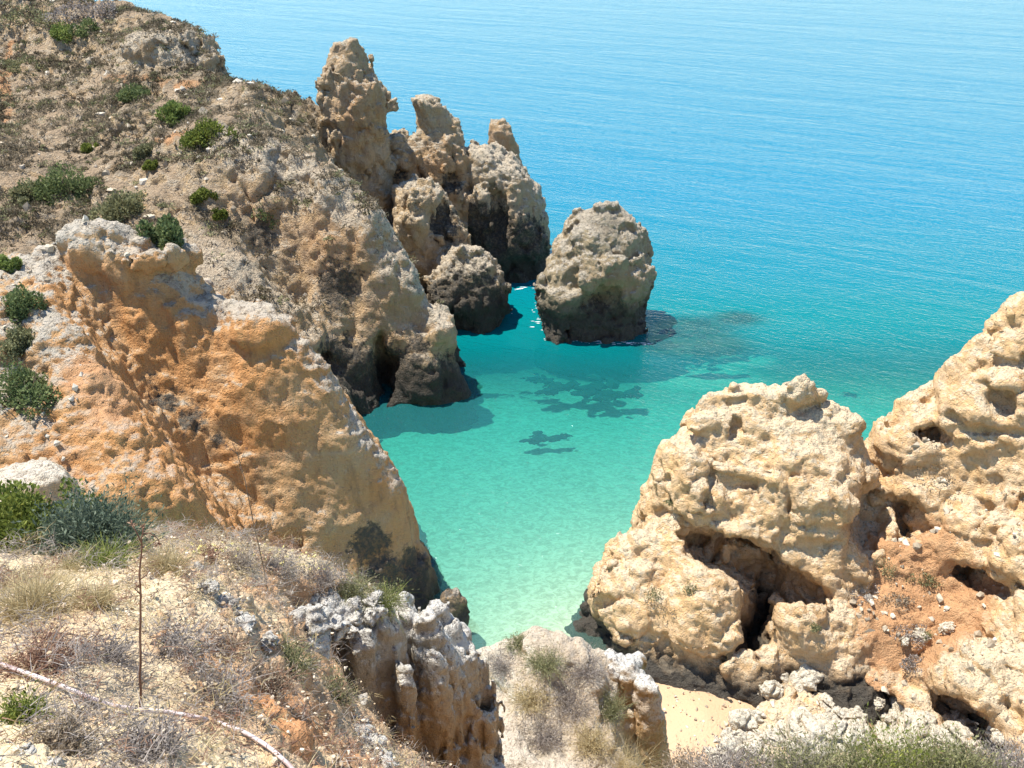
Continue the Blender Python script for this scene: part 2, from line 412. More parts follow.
for (px, py, rx, ry, am) in [(540, 380, 3, .8, .55), (490, 385, 4.5, 1.0, .6), (565, 436, 1.2, .5, .6), (470, 355, 2, 1.4, .55), (600, 362, 1.2, 1.0, .6), (690, 345, 3.5, 2.5, .5),
                         (820, 392, 2.2, .9, .6), (850, 383, 1.3, .7, .6), (790, 370, 2, .7, .5), (540, 245, 3, 3, .7), (480, 300, 3, 3, .5)]:
    cpt = W(px, py, -1.5); wd = np.maximum(wd, am * np.exp(-(((v[:, 0] - cpt[0]) / rx) ** 2 + ((v[:, 1] - cpt[1]) / ry) ** 2) ** 1.5))
fattr(o, 'weed', wd)

# beach: a sand sheet of its own, lying on the bed
bx = np.arange(BEACH[0] - 7, BEACH[0] + 12, .12); by = np.arange(BEACH[1] - 8, BEACH[1] + 5, .12)
v, q = grid(bx, by, lambda X, Y: bedz(X, Y) + .05)
keep = (v[q].mean(1)[:, 2] > -.03); q = q[keep]
u = np.unique(q); rm = np.full(len(v), -1); rm[u] = np.arange(len(u)); v = v[u]; q = rm[q]
t = NT('beach_sand'); pos = t.n('NewGeometry').outputs['Position']; zz = t.n('SeparateXYZ', {0: pos}).outputs['Z']
c = t.mix(t.noise(pos, 1.2), (.46, .30, .175), (.52, .35, .21)); c = t.mix(t.ramp(zz, .08, .35, 1, 0), c, (.40, .27, .15))
b = t.n('BsdfPrincipled', {'Base Color': c, 'Roughness': .85})
t.set(b.inputs['Normal'], t.n('Bump', {'Height': t.noise(pos, 9, 4), 'Distance': .05}).outputs[0]); t.set(t.out.inputs[0], b.outputs[0])
o = mk('beach', v, q, t.m); tag(o, kind='structure')

v, q = grid(xs, ys, lambda X, Y: X * 0)
t = NT('sea_water'); pos = t.n('NewGeometry').outputs['Position']; dep = t.attr('depth')

rotn = t.n('VectorRotate', {0: pos, 'Angle': math.radians(28)}, rotation_type='Z_AXIS').outputs[0]
wv1 = t.noise(t.vscale(rotn, (.19, .60, 1)), 1.0, 3, .6, .5); wv2 = t.noise(t.vscale(rotn, (.55, 1.2, 1)), 1.6, 4, .6, .4); wv3 = t.noise(t.vscale(rotn, (.02, .085, 1)), 1.0, 2, .5, .8)
rip = t.noise(t.vscale(rotn, (1, 1.5, 1)), 2.6, 3, .6, .8)
hgt = t.math('ADD', t.math('MULTIPLY', wv1, .40), t.math('MULTIPLY', wv2, .13)); hgt = t.math('ADD', hgt, t.math('MULTIPLY', wv3, .9)); hgt = t.math('ADD', hgt, t.math('MULTIPLY', rip, .18))
bp = t.n('Bump', {'Height': hgt, 'Strength': 1.0, 'Distance': t.ramp(t.n('SeparateXYZ', {0: pos}).outputs['Y'], 30, 80, .32, .34)}).outputs[0]
body = t.mix(t.ramp(dep, .8, 3.2), (.17, .365, .33), (.03, .205, .215)); body = t.mix(t.ramp(dep, 2.8, 5.5), body, (.001, .165, .18)); body = t.mix(t.ramp(dep, 6.5, 10.5), body, (.001, .165, .27))
dif = t.n('BsdfDiffuse', {0: body, 'Normal': bp}); tr = t.n('BsdfTransparent', {0: t.mix(t.ramp(dep, 0.0, 3.5), (.93, .98, .95), (.20, .74, .70))})
mb = t.n('MixShader', {0: t.math('ADD', t.ramp(dep, .0, 3.0, .06, .36), t.ramp(dep, 3.5, 7.0, 0, .55)), 1: tr.outputs[0], 2: dif.outputs[0]})
fr = t.n('Fresnel', {'IOR': 1.20, 'Normal': bp}); gl = t.n('BsdfGlossy', {0: (.80, .94, 1.0), 'Roughness': .10, 'Normal': bp})
mx = t.n('MixShader', {0: fr.outputs[0], 1: mb.outputs[0], 2: gl.outputs[0]}); t.set(t.out.inputs[0], mx.outputs[0])
o = mk('sea', v, q, t.m); tag(o, kind='structure'); 
dp = np.maximum(-bed(v[:, 0], v[:, 1], 1.0), 0)
for (px, py, r) in ((690, 327, 2.6), (712, 345, 2.3), (668, 345, 1.8), (738, 318, 1.8)):      # thinner water over the reefs
    c = W(px, py); dp *= 1 - .55 * np.exp(-(((v[:, 0] - c[0]) / r) ** 2 + ((v[:, 1] - c[1]) / (r * .75)) ** 2))
fattr(o, 'depth', dp)
log('sea')

# ------------------------------------------------------------------ far headland
def PP(L): return [tuple(P(*a)) for a in L]
hp = PP([(-60,-40,100),(0,-25,98),(60,-15,95),(130,5,92),(180,22,88),(213,60,84),(250,88,80),(300,98,76),(330,112,75),
  (0,60,88),(60,60,86),(115,75,80),(160,75,79),(205,80,78),(0,130,76),(60,130,73),(120,140,70),(180,130,69),(240,118,68),(290,125,72),(320,150,70),
  (0,200,62),(60,190,62),(120,200,59),(180,190,59),(225,165,59),(215,128,64),
  (260,150,59.8),(320,183,57.7),(370,215,56.6),(398,264,56.0),(425,302,55.8),(445,327,55.8),(280,140,63),(345,180,61),
  (250,215,58.8),(300,250,57.3),(350,270,56.2),(395,300,55.6),(430,345,55.2),(300,310,56.0),(350,340,55.0),(390,350,54.6),(425,370,54.6),
  (190,240,55),(230,260,54),(280,290,53.5),(310,340,52),(345,380,51)])
hp += [tuple(W(375,428,-1)),tuple(W(420,412,-1)),tuple(W(458,394,-1)),tuple(W(350,440,-1.)),tuple(W(468,370,-1.2))]
hp += [(-3.9,62,-1),(-5.5,66,-1),(-9.5,70,1),(-13,76,2),(-10,64.5,3),(-13,68,6),
  (-16,84,0),(-22,92,0),(-30,100,0),(-42,108,0),(-60,112,4),(-75,112,8),(-75,70,20),(-75,45,20),(-60,44,16),(-45,44,14),(-35,43,11),(-28,44,6),(-22,44,2),(-16,45,-.5),(-12,46,-1.5),(-55,60,19)]
vol = Vol((-75, 42, -2), (-2, 112, 27), .19)
vol.terrain(rbf(hp))
vol.rough([('n', 7, .7, 1)], 3)
# crag near the top of the hill, small overhangs and hollows in the cliff
vol.spot(168, 52, 40, 24, 34, .4, carve=False)
vol.spot(200, 62, 18, 14, 20, .3, carve=False)
vol.spot(340, 368, 30, 12, 16, -.1, rot=-.5)
vol.spot(440, 335, 18, 26, 26, .3, carve=False)
vol.spot(424, 368, 26, 40, 26, .45, carve=False)
vol.spot(384, 368, 13, 40, 40, .2)
vol.rough([('r', (3.6, 3.6, 6), .38, 2), ('r', (1.5, 1.5, 4), .2, 3), ('c', (3.4, 3.4, 5), .35, 9), ('f', (2.2, 2.2, 3), .45, 12), ('f', (.9, .9, 1.2), .2, 13)], 1.3, mod=5, damp=[(340,250,56.5,3,.7),(385,320,55,3.5,.75),(300,290,55.5,3,.6),(350,330,54.5,3,.7)])
def hill_soil(v, n): return sst(.62, .85, n[:, 2] + .12 * fbm(v / f32(1.5), 2, 4)) * sst(6, 9, v[:, 2])
def hill_scrub(v, n): return hill_soil(v, n) * sst(-.4, .15, fbm(v / f32(3.5), 3, 8)) * .9
def crest(L, R_, a):
    L2 = []
    for p, q in zip(L[:-1], L[1:]):
        for k in range(4): L2.append(tuple(np.array(p) + (np.array(q) - np.array(p)) * k / 4) + (R_, a))
    return L2
RIM = crest([(220,140,62),(260,152,60.5),(320,185,58.5),(370,216,57.3),(398,265,56.6),(425,300,56.2)], 1.5, .9) + crest([(195,260,54),(230,270,54),(270,300,53.5)], 1.8, .7) + crest([(110,40,80),(150,30,81),(200,55,81)], 2.2, .8)
def path(v, n):
    r = np.zeros(len(v), f32)
    for L in ([(2,90,82),(8,60,87),(12,45,90)], [(2,80,84),(8,100,80),(8,120,77)], [(108,78,79.5),(140,80,79),(165,82,78.5)], [(180,86,78),(205,84,78)], [(140,150,66),(165,140,67),(180,132,68)]):
        for a, b in zip(L[:-1], L[1:]):
            for s_ in np.linspace(0, 1, 6):
                c = vol_hit(vol, *(np.array(a[:2]) * (1 - s_) + np.array(b[:2]) * s_))
                if c is not None: r = np.maximum(r, np.exp(-(((v - c) / .55) ** 2).sum(1)))
    return r
def vol_hit(vol, px, py):
    p = vol.hit(px, py); return None if p is None else p.astype(f32)
hl = rock('headland', vol, [[('p', 1.1, .06, 4), ('h', (1.6, 1.6, 2), .24, 7), ('r', (.9, .9, 2), .10, 5)], [('n', .5, .11, 6)]], MAT['far'],
  attrs={'soil': lambda v, n: hill_soil(v, n) * (1 - blob(v, RIM)), 'scrub': lambda v, n: hill_scrub(v, n) * (1 - blob(v, RIM)), 'red': path, 'crust': lambda v, n: blob(v, RIM) * .9, 'orange': lambda v, n: blob(v, [(330,250,57,3,.5),(300,330,53,3,.4),(380,320,55,2.5,.3),(250,215,58,2,.4)]),
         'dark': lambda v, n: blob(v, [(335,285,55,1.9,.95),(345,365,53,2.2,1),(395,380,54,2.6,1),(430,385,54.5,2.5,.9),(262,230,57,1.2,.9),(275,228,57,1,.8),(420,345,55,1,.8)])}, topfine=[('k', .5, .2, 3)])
tag(hl, 'tall scrub covered headland with a pale limestone cliff dropping to the cove', 'headland', kind='structure')

# ------------------------------------------------------------------ rocks off the headland
def stackrock(name, Y, rows, ratio, vox, big, fine, mat, tilt=0., spots=(), attrs=None, label=None, cat='rock', group=None, pw=2.4, topfine=None, extra=()):
    pts = np.array([P(a, py, Y) for (py, a, b) in rows] + [P(b, py, Y) for (py, a, b) in rows])
    rm = max((P(b, py, Y)[0] - P(a, py, Y)[0]) / 2 for (py, a, b) in rows) * ratio
    dz = abs(tilt) * (pts[:, 2].max() - pts[:, 2].min())
    for (Y2, rows2, r2, t2, k2) in extra:
        q2 = np.array([P(a, py, Y2) for (py, a, b) in rows2] + [P(b, py, Y2) for (py, a, b) in rows2]); pts = np.vstack([pts, q2])
        rm = max(rm, abs(Y2 - Y) + max((P(b, py, Y2)[0] - P(a, py, Y2)[0]) / 2 for (py, a, b) in rows2) * r2)
    m = 1.6
    vol = Vol((pts[:, 0].min() - m, Y - rm - m - dz, pts[:, 2].min() - .5), (pts[:, 0].max() + m, Y + rm + m + dz, pts[:, 2].max() + m), vox)
    vol.stack(Y, rows, ratio, tilt, pw=pw)
    for (Y2, rows2, r2, t2, k2) in extra: vol.stack(Y2, rows2, r2, t2, k=k2, pw=pw)
    for s_ in spots: vol.spot(*s_[:6], carve=s_[6])
    vol.rough(big, 2.0, mod=2.2)
    o = rock(name, vol, fine, mat, attrs=attrs, topfine=topfine)
    tag(o, label, cat, group); return o
BIG = [('n', 3.2, .7, 21), ('r', (2.2, 2.2, 4), .36, 22), ('r', (1.1, 1.1, 2.6), .16, 23), ('c', (2.6, 2.6, 4), .3, 24), ('f', (1.8, 1.8, 2.6), .55, 25), ('f', (.7, .7, .9), .28, 26)]
FINE = [[('s', (5, 5, 1.3), .05, 36), ('f', .7, .08, 37), ('p', .8, .04, 31), ('h', 1.3, .20, 35), ('r', (.6, .6, 1.3), .07, 32)], [('n', .3, .08, 33)]]
TOPF = [('k', .5, .14, 41), ('r', .4, .14, 42)]
darkcol = lambda L: {'dark': lambda v, n: blob(v, L)}
G = 'rocks standing off the end of the headland'
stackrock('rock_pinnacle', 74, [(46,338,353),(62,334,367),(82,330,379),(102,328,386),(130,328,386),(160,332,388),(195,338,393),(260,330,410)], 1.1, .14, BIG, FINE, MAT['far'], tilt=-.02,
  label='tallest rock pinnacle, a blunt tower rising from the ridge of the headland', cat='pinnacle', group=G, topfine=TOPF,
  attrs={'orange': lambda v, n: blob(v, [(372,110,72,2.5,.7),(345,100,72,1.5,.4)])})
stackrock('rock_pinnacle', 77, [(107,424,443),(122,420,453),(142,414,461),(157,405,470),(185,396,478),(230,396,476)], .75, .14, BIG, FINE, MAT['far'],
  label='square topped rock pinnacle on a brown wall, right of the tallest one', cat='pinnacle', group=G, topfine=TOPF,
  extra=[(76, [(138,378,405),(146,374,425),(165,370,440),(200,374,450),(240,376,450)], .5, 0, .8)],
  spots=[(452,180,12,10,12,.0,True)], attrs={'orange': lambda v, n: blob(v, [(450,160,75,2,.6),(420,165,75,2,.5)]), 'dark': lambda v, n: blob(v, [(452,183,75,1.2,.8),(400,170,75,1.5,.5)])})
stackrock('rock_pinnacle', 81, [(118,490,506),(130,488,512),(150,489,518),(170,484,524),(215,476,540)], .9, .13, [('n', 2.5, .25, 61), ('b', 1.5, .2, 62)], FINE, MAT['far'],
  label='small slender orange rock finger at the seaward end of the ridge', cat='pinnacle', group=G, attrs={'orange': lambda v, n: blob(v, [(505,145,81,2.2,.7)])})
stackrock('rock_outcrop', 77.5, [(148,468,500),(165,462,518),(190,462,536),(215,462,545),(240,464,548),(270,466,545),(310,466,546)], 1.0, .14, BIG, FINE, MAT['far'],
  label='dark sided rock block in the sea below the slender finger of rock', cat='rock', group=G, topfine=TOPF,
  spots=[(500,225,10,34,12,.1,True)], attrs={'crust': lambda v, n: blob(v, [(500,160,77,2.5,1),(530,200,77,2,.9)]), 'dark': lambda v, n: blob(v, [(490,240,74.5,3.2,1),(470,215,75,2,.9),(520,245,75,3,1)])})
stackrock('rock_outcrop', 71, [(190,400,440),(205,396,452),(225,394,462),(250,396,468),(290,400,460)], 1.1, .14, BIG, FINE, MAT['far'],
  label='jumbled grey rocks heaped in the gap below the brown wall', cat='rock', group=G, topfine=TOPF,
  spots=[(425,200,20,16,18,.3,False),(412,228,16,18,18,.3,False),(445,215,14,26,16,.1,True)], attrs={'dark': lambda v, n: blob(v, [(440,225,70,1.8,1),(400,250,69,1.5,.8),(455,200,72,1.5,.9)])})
stackrock('boulder', 67.5, [(250,452,478),(262,436,492),(278,430,502),(295,428,506),(312,430,505),(330,432,500),(372,430,502)], 1.0, .13, BIG, FINE, MAT['far'],
  label='rounded grey boulder in the water at the foot of the heaped rocks', cat='boulder', group=G, topfine=TOPF,
  attrs={'dark': lambda v, n: blob(v, [(470,310,65,3.4,1),(440,300,65,2,.9)]), 'crust': lambda v, n: blob(v, [(465,262,67,2,.8)])})
stackrock('sea_stack', 66.5, [(207,596,612),(217,584,627),(231,570,638),(247,559,645),(265,551,648),(282,547,646),(297,544,640),(312,543,641),(328,543,645),(372,541,648)], .95, .13,
  [('n', 3.2, .6, 71), ('r', 2.4, .36, 72), ('r', (1.1, 1.1, 2), .14, 73), ('n', 1.2, .2, 75), ('f', (2.0, 2.0, 2.4), .85, 76), ('f', (.7, .7, .8), .3, 77)], FINE, MAT['stack'],
  label='big isolated sea stack with a dark wet base standing in the turquoise water', cat='sea stack', topfine=[('k', .42, .12, 41)],
  spots=[(566,300,20,16,18,.45,False),(600,300,26,16,14,.0,True),(645,300,14,10,20,.0,True)],
  attrs={'crust': lambda v, n: blob(v, [(560,245,64,1.6,.6),(600,215,66,2,.5)]), 'orange': lambda v, n: blob(v, [(605,285,64,1.8,.5)]), 'scrub': lambda v, n: blob(v, [(612,228,65,1.5,.8),(600,220,66,1.2,.6)]) * sst(.3, .6, n[:, 2]),
         'dark': lambda v, n: blob(v, [(600,330,63,3.2,.7),(640,325,64,2,.7)])})

# ------------------------------------------------------------------ orange cliff on the left
op = PP([(-40,262,36),(0,268,36.5),(40,262,37),(60,240,38),(90,222,39),(140,236,38.6),(170,258,38.2),(200,296,38),(230,308,37.6),(270,306,37.2),(310,342,36.7),(330,372,36.3),(350,408,36),(385,455,35.8),(400,480,35.6),(406,515,35.4),(424,560,35),
  (110,262,37.9),(150,275,37.6),(100,300,37.0),(150,312,36.8),(200,340,36.5),(250,350,35.9),(300,400,35.2),(350,450,34.9),(200,410,35.0),(150,390,35.0),(120,350,35.8),(85,310,36),
  (250,500,33.4),(300,540,33.2),(350,560,33.4),(390,590,33.8),(200,480,33.6),(380,520,34.6),
  (0,300,34),(50,288,35),(78,330,33),(105,370,31.6),(140,425,29.6),(170,470,28.4),(185,500,27.6),(0,380,31),(45,380,31.2),(0,440,28.6),(60,440,28.8),(110,460,28.2),(120,500,27),(-40,300,33),(-40,440,28)])
op += [tuple(W(436,608,-.6)),tuple(W(415,640,-.6)),tuple(W(380,660,-.6))]
op += [tuple(W(452,622,-3.3)),tuple(W(420,500,-3.3)),(-3.5,40,-3.3),(-6,43,-1),(-9,45,-.5),(-13,46,.5),(-17,46,2),(-21,46,5),(-27,45,10),(-34,44,13),(-1.6,37.5,-3.3),(-8,28.5,1),(-12,25.5,4),(-17,24,8),(-24,24,12),(-34,26,14),(-38,40,15)]
vol = Vol((-36, 23.5, -3.2), (-1.5, 46.5, 21), .13)
vol.terrain(rbf(op))
vol.rough([('n', 5, .45, 101)], 2)
vol.spot(150, 262, 40, 18, 30, .25, carve=False)
vol.spot(95, 250, 34, 26, 30, .3, carve=False)
vol.spot(265, 330, 36, 22, 26, .3, carve=False)
vol.spot(410, 500, 20, 26, 16, .3, carve=False)
vol.rough([('b', 4, .22, 102), ('r', (1.6, 1.6, 5), .16, 103), ('n', 1.2, .10, 104), ('c', (4.5, 4.5, 8), .25, 105), ('f', (2.2, 2.2, 4), .4, 106), ('f', (.7, .7, 1), .1, 107)], 1.5, mod=4, damp=[(240,380,35.3,2.6,.6),(310,440,35,2.6,.6),(150,340,36.3,2.2,.5),(360,500,34.6,2,.4)])
def omask(v, n):
    return (sst(.85, .5, n[:, 2]) * .85 * sst(-.6, .3, fbm(v / f32(3), 3, 5)) + blob(v, [(150,320,36,3,.6),(230,360,35,3,.5),(180,470,30,3.5,1),(250,500,31,3,.9),(60,440,28,2.5,.8),(110,420,30,2.5,.8)])).clip(0, 1)
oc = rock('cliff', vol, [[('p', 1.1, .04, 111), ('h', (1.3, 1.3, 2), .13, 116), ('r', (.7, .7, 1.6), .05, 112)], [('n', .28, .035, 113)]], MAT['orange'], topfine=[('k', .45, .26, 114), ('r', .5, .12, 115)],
  attrs={'orange': omask, 'crust': lambda v, n: blob(v, crest([(40,240,37),(70,232,38.6),(120,232,38.7),(175,262,38.2)], 1.35, 1.0) + crest([(175,262,38.2),(200,298,37.6),(270,310,37.2),(330,374,36.3),(385,457,35.8),(400,490,35.5)], .8, .9) + [(40,350,32.5,2.0,.35)]), 'red': lambda v, n: blob(v, [(95,385,31.5,1.6,.8),(110,420,30,1.3,.7),(60,450,28,1.5,.5)]),
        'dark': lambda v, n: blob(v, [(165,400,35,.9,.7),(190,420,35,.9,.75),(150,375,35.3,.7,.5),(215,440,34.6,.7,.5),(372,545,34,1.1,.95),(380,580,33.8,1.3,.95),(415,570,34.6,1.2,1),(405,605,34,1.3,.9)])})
tag(oc, 'orange cliff with a pale crusted rim and a dark foot in the clear shallows', 'cliff')
stackrock('boulder', 33.2, [(593,444,458),(602,438,463),(615,435,466),(630,434,467),(655,434,467)], 1.0, .07, [('f', .8, .3, 121), ('n', 1.2, .15, 122)], [[('h', .5, .08, 123)]], MAT['orange'],
  label='small brown boulder in the shallows at the toe of the orange cliff', cat='boulder', attrs={'dark': lambda v, n: np.full(len(v), .45)})

# ------------------------------------------------------------------ right-hand rocks
rp = PP([(608,552,33.5),(620,540,33.8),(638,535,34.2),(653,495,35),(672,445,35.6),(697,402,36.2),(725,384,36.4),(755,390,36),(795,384,35.8),(845,414,35.4),(867,440,35.2),(882,476,34.8),(697,402,37.2),(725,386,37.6),(790,388,37.2),(845,416,36.6),
  (700,440,35),(740,430,35),(800,430,35),(720,490,33.6),(780,470,34),(840,490,33.7),(700,520,33),(745,545,31.9),(800,570,31.6),(850,560,32),(660,580,32),(650,540,33),(640,620,31),(690,620,30),(700,570,31.5),(740,640,29.6),(770,640,29.8),(800,640,29.7),(860,620,30)])
rp += [tuple(W(592,652,-.5)),tuple(W(602,600,-.5)),tuple(W(628,674,-.5)),tuple(W(676,694,0)),tuple(W(722,700,.3)),tuple(W(790,700,.5)),tuple(W(850,690,1))]
rp += [(1.4,34,-3.2),(2.0,37,-3.2),(4.2,39.5,-3.2),(8,41,-3.2),(12,41,-3.2),(15,39.5,-1.2),(17.5,37.5,0),(18.5,34,2),(17,31,0.),(15,29,0)]
vol = Vol((1, 27, -3), (19.5, 41, 13.5), .1)
vol.terrain(rbf(rp))
vol.rough([('n', 4, .35, 201)], 2)
vol.spot(790, 480, 92, 62, 70, .62, carve=False, rot=-.5)          # the big upper bulge
vol.spot(690, 470, 34, 50, 40, .5, carve=False)
vol.spot(640, 600, 50, 48, 46, .5, carve=False)                    # lower bulge
vol.spot(705, 610, 42, 56, 44, .5, carve=False)
vol.spot(800, 620, 22, 44, 26, .4, carve=False)
vol.spot(712, 550, 32, 17, 60, .25, rot=-.35)                      # the slot under it
vol.spot(752, 568, 34, 24, 80, .3, rot=-.45)
vol.spot(792, 586, 32, 19, 60, .25, rot=-.3)
vol.spot(758, 610, 17, 48, 60, .25)
vol.spot(872, 520, 20, 36, 50, .25)
vol.spot(797, 392, 16, 14, 16, .2, carve=False)
vol.spot(738, 390, 18, 12, 16, .2, carve=False)
vol.spot(848, 428, 16, 14, 16, .3, carve=False)
vol.spot(712, 478, 10, 15, 14, .0)
vol.spot(735, 425, 9, 11, 10, .0)
vol.spot(668, 490, 8, 12, 10, .0)
vol.spot(700, 455, 6, 8, 8, .0)
vol.rough([('b', 3.4, .26, 202), ('r', (1.5, 1.5, 2), .16, 203), ('c', 3.2, .25, 204), ('f', (2.2, 2.2, 2.2), .6, 206), ('f', .7, .16, 207)], 1.5, mod=3)
R1 = rock('rock_outcrop', vol, [[('s', (4, 4, .9), .05, 216), ('f', .8, .14, 218), ('f', .45, .07, 217), ('p', .9, .05, 211), ('h', 1.1, .15, 215), ('r', (.55, .55, .7), .05, 212)], [('k', .35, .03, 214), ('n', .2, .05, 213)]], MAT['pale_sea'],
  attrs={'orange': lambda v, n: (blob(v, [(742,560,31,1.8,.8),(790,590,31,1.6,.7),(870,500,33,1.5,.7),(870,540,32,1.6,.8),(700,640,29.5,1.5,.5),(850,450,35,1,.3)]) + .5 * sst(.1, -.3, n[:, 2])).clip(0, 1),
         'dark': lambda v, n: blob(v, [(630,664,30.5,1.1,.9),(680,690,29.4,1.1,.9),(600,640,31.3,.9,.8),(715,698,29,1.0,.9),(640,675,30,1,.8),(800,388,36,.8,.6),(845,416,35.4,.8,.45),(770,400,35.6,.8,.3)]), 'crust': lambda v, n: blob(v, [(800,395,35.6,1.4,.6),(830,415,35,1.2,.5)])})
tag(R1, 'big bulging sand coloured rock beside the little beach, hollowed underneath', 'rock')

cp = PP([(882,420,37),(905,402,36.8),(946,390,36.5),(954,366,36.5),(973,342,36.3),(1000,324,36),(1024,304,35.8),(1070,262,35),(1130,212,34),(1200,190,33),
  (905,402,38.5),(950,366,38.5),(980,342,38.3),(1024,304,38),(1080,255,37.5),(1150,205,37),
  (890,470,36.2),(905,455,35.6),(930,470,34.6),(960,440,34.6),(1000,400,34.6),(1040,380,34.2),(880,500,35),(915,500,33.4),(985,470,33.4),(1030,460,32.6),
  (890,560,32.2),(900,620,30.3),(900,680,28.5),(945,520,33.4),(1000,500,32),(940,600,31.2),(985,600,30.2),(960,560,32.3),(980,650,28.8),(1030,580,29),(1030,640,27.2),(1030,700,25.2),(950,700,27),(990,715,26.2),(830,620,30.7),(835,665,29.2),(845,700,28.3),(880,720,27.5),(930,735,26.4),(1000,745,25.2),(1090,480,30.5),(1150,400,31),(1090,650,25),(1180,560,27)])
cp += [(11.2,29.2,.9),(10.6,28,1.0),(10.4,27,1.0),(11,25.5,1.3),(12,24,1.5),(15,22.5,1.8),(17,21,2),(20,20.5,2),(24,20,3),(30,20,6),(34,34,21),(14,39,-1),(16.5,41.5,-1),(20,42,-1),(24,42,-1),(30,42.5,0),(13.5,34,1.5)]
vol = Vol((9, 20, -1), (31, 43, 24), .105)
vol.terrain(rbf(cp))
vol.rough([('n', 4, .3, 301)], 2)
vol.spot(915, 440, 36, 34, 34, .2, carve=False)
vol.spot(945, 432, 20, 9, 24, .1, rot=.3)                   # knob by the gap
vol.spot(990, 410, 44, 46, 44, .5, carve=False)
vol.spot(970, 538, 34, 42, 34, .45, carve=False)                    # round boulder above the red slope
vol.spot(992, 684, 54, 38, 44, .5, carve=False)                    # low dome
vol.spot(1022, 545, 22, 50, 30, .45, carve=False)
vol.spot(850, 635, 26, 36, 26, .35, carve=False)
vol.spot(1007, 403, 13, 14, 16, .1)
vol.spot(985, 437, 11, 7, 10, .1)
vol.spot(948, 416, 7, 4, 6, .0)
vol.spot(898, 518, 28, 22, 44, .2)
vol.spot(980, 578, 28, 12, 30, .15)
vol.spot(862, 702, 42, 18, 50, .2, rot=-.2)
vol.spot(968, 722, 36, 15, 44, .2, rot=-.4)
vol.rough([('b', 2.6, .24, 302), ('r', (1.5, 1.5, 2), .15, 303), ('c', 3, .25, 304), ('f', 2.0, .5, 306), ('f', .7, .15, 307)], 1.5, mod=3, damp=[(900,560,32,1.4,.8),(905,610,30.8,1.6,.8),(890,650,29.8,1.2,.7),(935,600,30.8,1.5,.8),(945,640,29.8,1.2,.7)])
def redm(v, n):
    return (blob(v, [(900,560,32,2,1),(905,610,30.5,2,1),(890,640,29.8,1.7,.9),(930,640,29.5,1.8,.9),(930,580,31,2,.9),(960,620,30.6,1.9,.95),(975,600,31,1.5,.9),(920,600,31,2,1),(935,545,32.4,1.4,.8),(905,580,31.8,1.6,1),(880,640,30,1.3,.9),(870,600,31,1.4,.8),(915,530,32.5,1,.9),(870,705,28,1.4,.9),(965,722,26.5,1.2,.8),(900,710,28,1.2,.5)])).clip(0, 1)
R2 = rock('cliff', vol, [[('s', (4, 4, .9), .04, 316), ('f', .8, .13, 318), ('f', .45, .07, 317), ('p', .8, .06, 311), ('h', 1.1, .14, 315), ('r', (.55, .55, .7), .05, 312)], [('k', .35, .03, 314), ('n', .2, .05, 313)]], MAT['pale'],
  attrs={'red': redm, 'crust': lambda v, n: blob(v, [(990,660,27,2,.5)]), 'orange': lambda v, n: (blob(v, [(898,515,33,1.5,.9),(1000,480,31,1.5,.4),(975,575,29,1.2,.8),(1010,440,31,1.2,.5)]) + .5 * sst(.1, -.3, n[:, 2])).clip(0, 1)})
tag(R2, 'pale pitted cliff at the right edge with a red earth slope and a pierced hollow', 'cliff')

# ------------------------------------------------------------------ knoll in front of the beach
kp = PP([(470,648,16.5),(500,632,17),(540,630,17.3),(580,635,17.3),(605,655,17),(628,680,16.4),(640,715,15.7),(520,680,15.4),(570,700,15.2),(600,720,14.8),(480,720,14.4),(540,750,14.2),(600,765,13.8),(640,760,14.2),(480,780,13.2),(560,800,13)])
kp += [(-1.2,18.5,9),(0,20,7),(2,20.5,6),(3.2,19,6),(3.6,17.5,8),(3.5,15,9),(3.2,12,12),(-1.6,15.5,10),(-1.6,13,12)]
vol = Vol((-2, 12, 7), (4.2, 20.5, 18), .06)
vol.terrain(rbf(kp))
vol.rough([('n', 2, .2, 401), ('b', 1.2, .14, 402), ('c', 1.3, .12, 403)], 1)
kn = rock('knoll', vol, [[('p', .4, .06, 411), ('r', .3, .04, 412)], [('k', .16, .03, 413)]], MAT['knoll'],
  attrs={'orange': lambda v, n: (blob(v, [(630,700,16,.9,.9),(645,725,15.3,1,.9),(620,730,14.6,1,.7)]) * sst(.8, .4, n[:, 2])).clip(0, 1), 'soil': lambda v, n: .75 * sst(.6, .85, n[:, 2]) * blob(v, [(560,690,15.5,1.6,1),(600,720,14.8,1.2,1),(520,690,15.2,1.0,.8),(520,740,14.3,1,.3),(560,650,16.8,1.3,.8)]),
         'crust': lambda v, n: blob(v, [(500,740,14.3,1.2,1),(550,635,17,1.5,.9)])}, topfine=[('k', .2, .07, 421)])
tag(kn, 'small pale knoll of rock covered in dry bushes in front of the beach', 'rock')

stackrock('rock_outcrop', 16.2, [(660,604,630),(668,600,638),(690,606,646),(720,612,652),(760,614,658),(820,612,664)], .8, .05, [('n', 1.5, .18, 451), ('f', (.5, .5, 1.2), .18, 452), ('r', (.5, .5, 2), .08, 453)], [[('h', .5, .08, 454), ('p', .4, .03, 455)]], MAT['near'],
   label='orange walled rock with a pale cap at the right end of the knoll', cat='rock', topfine=[('k', .2, .06, 456)], extra=[(15.6, [(688,640,652),(700,634,660),(725,632,664),(760,636,668),(820,640,676)], .8, 0, .05)],
   attrs={'orange': lambda v, n: sst(.6, .3, n[:, 2]) * .95, 'crust': lambda v, n: blob(v, [(618,662,16.2,.5,.9),(648,700,15.6,.6,1)])})

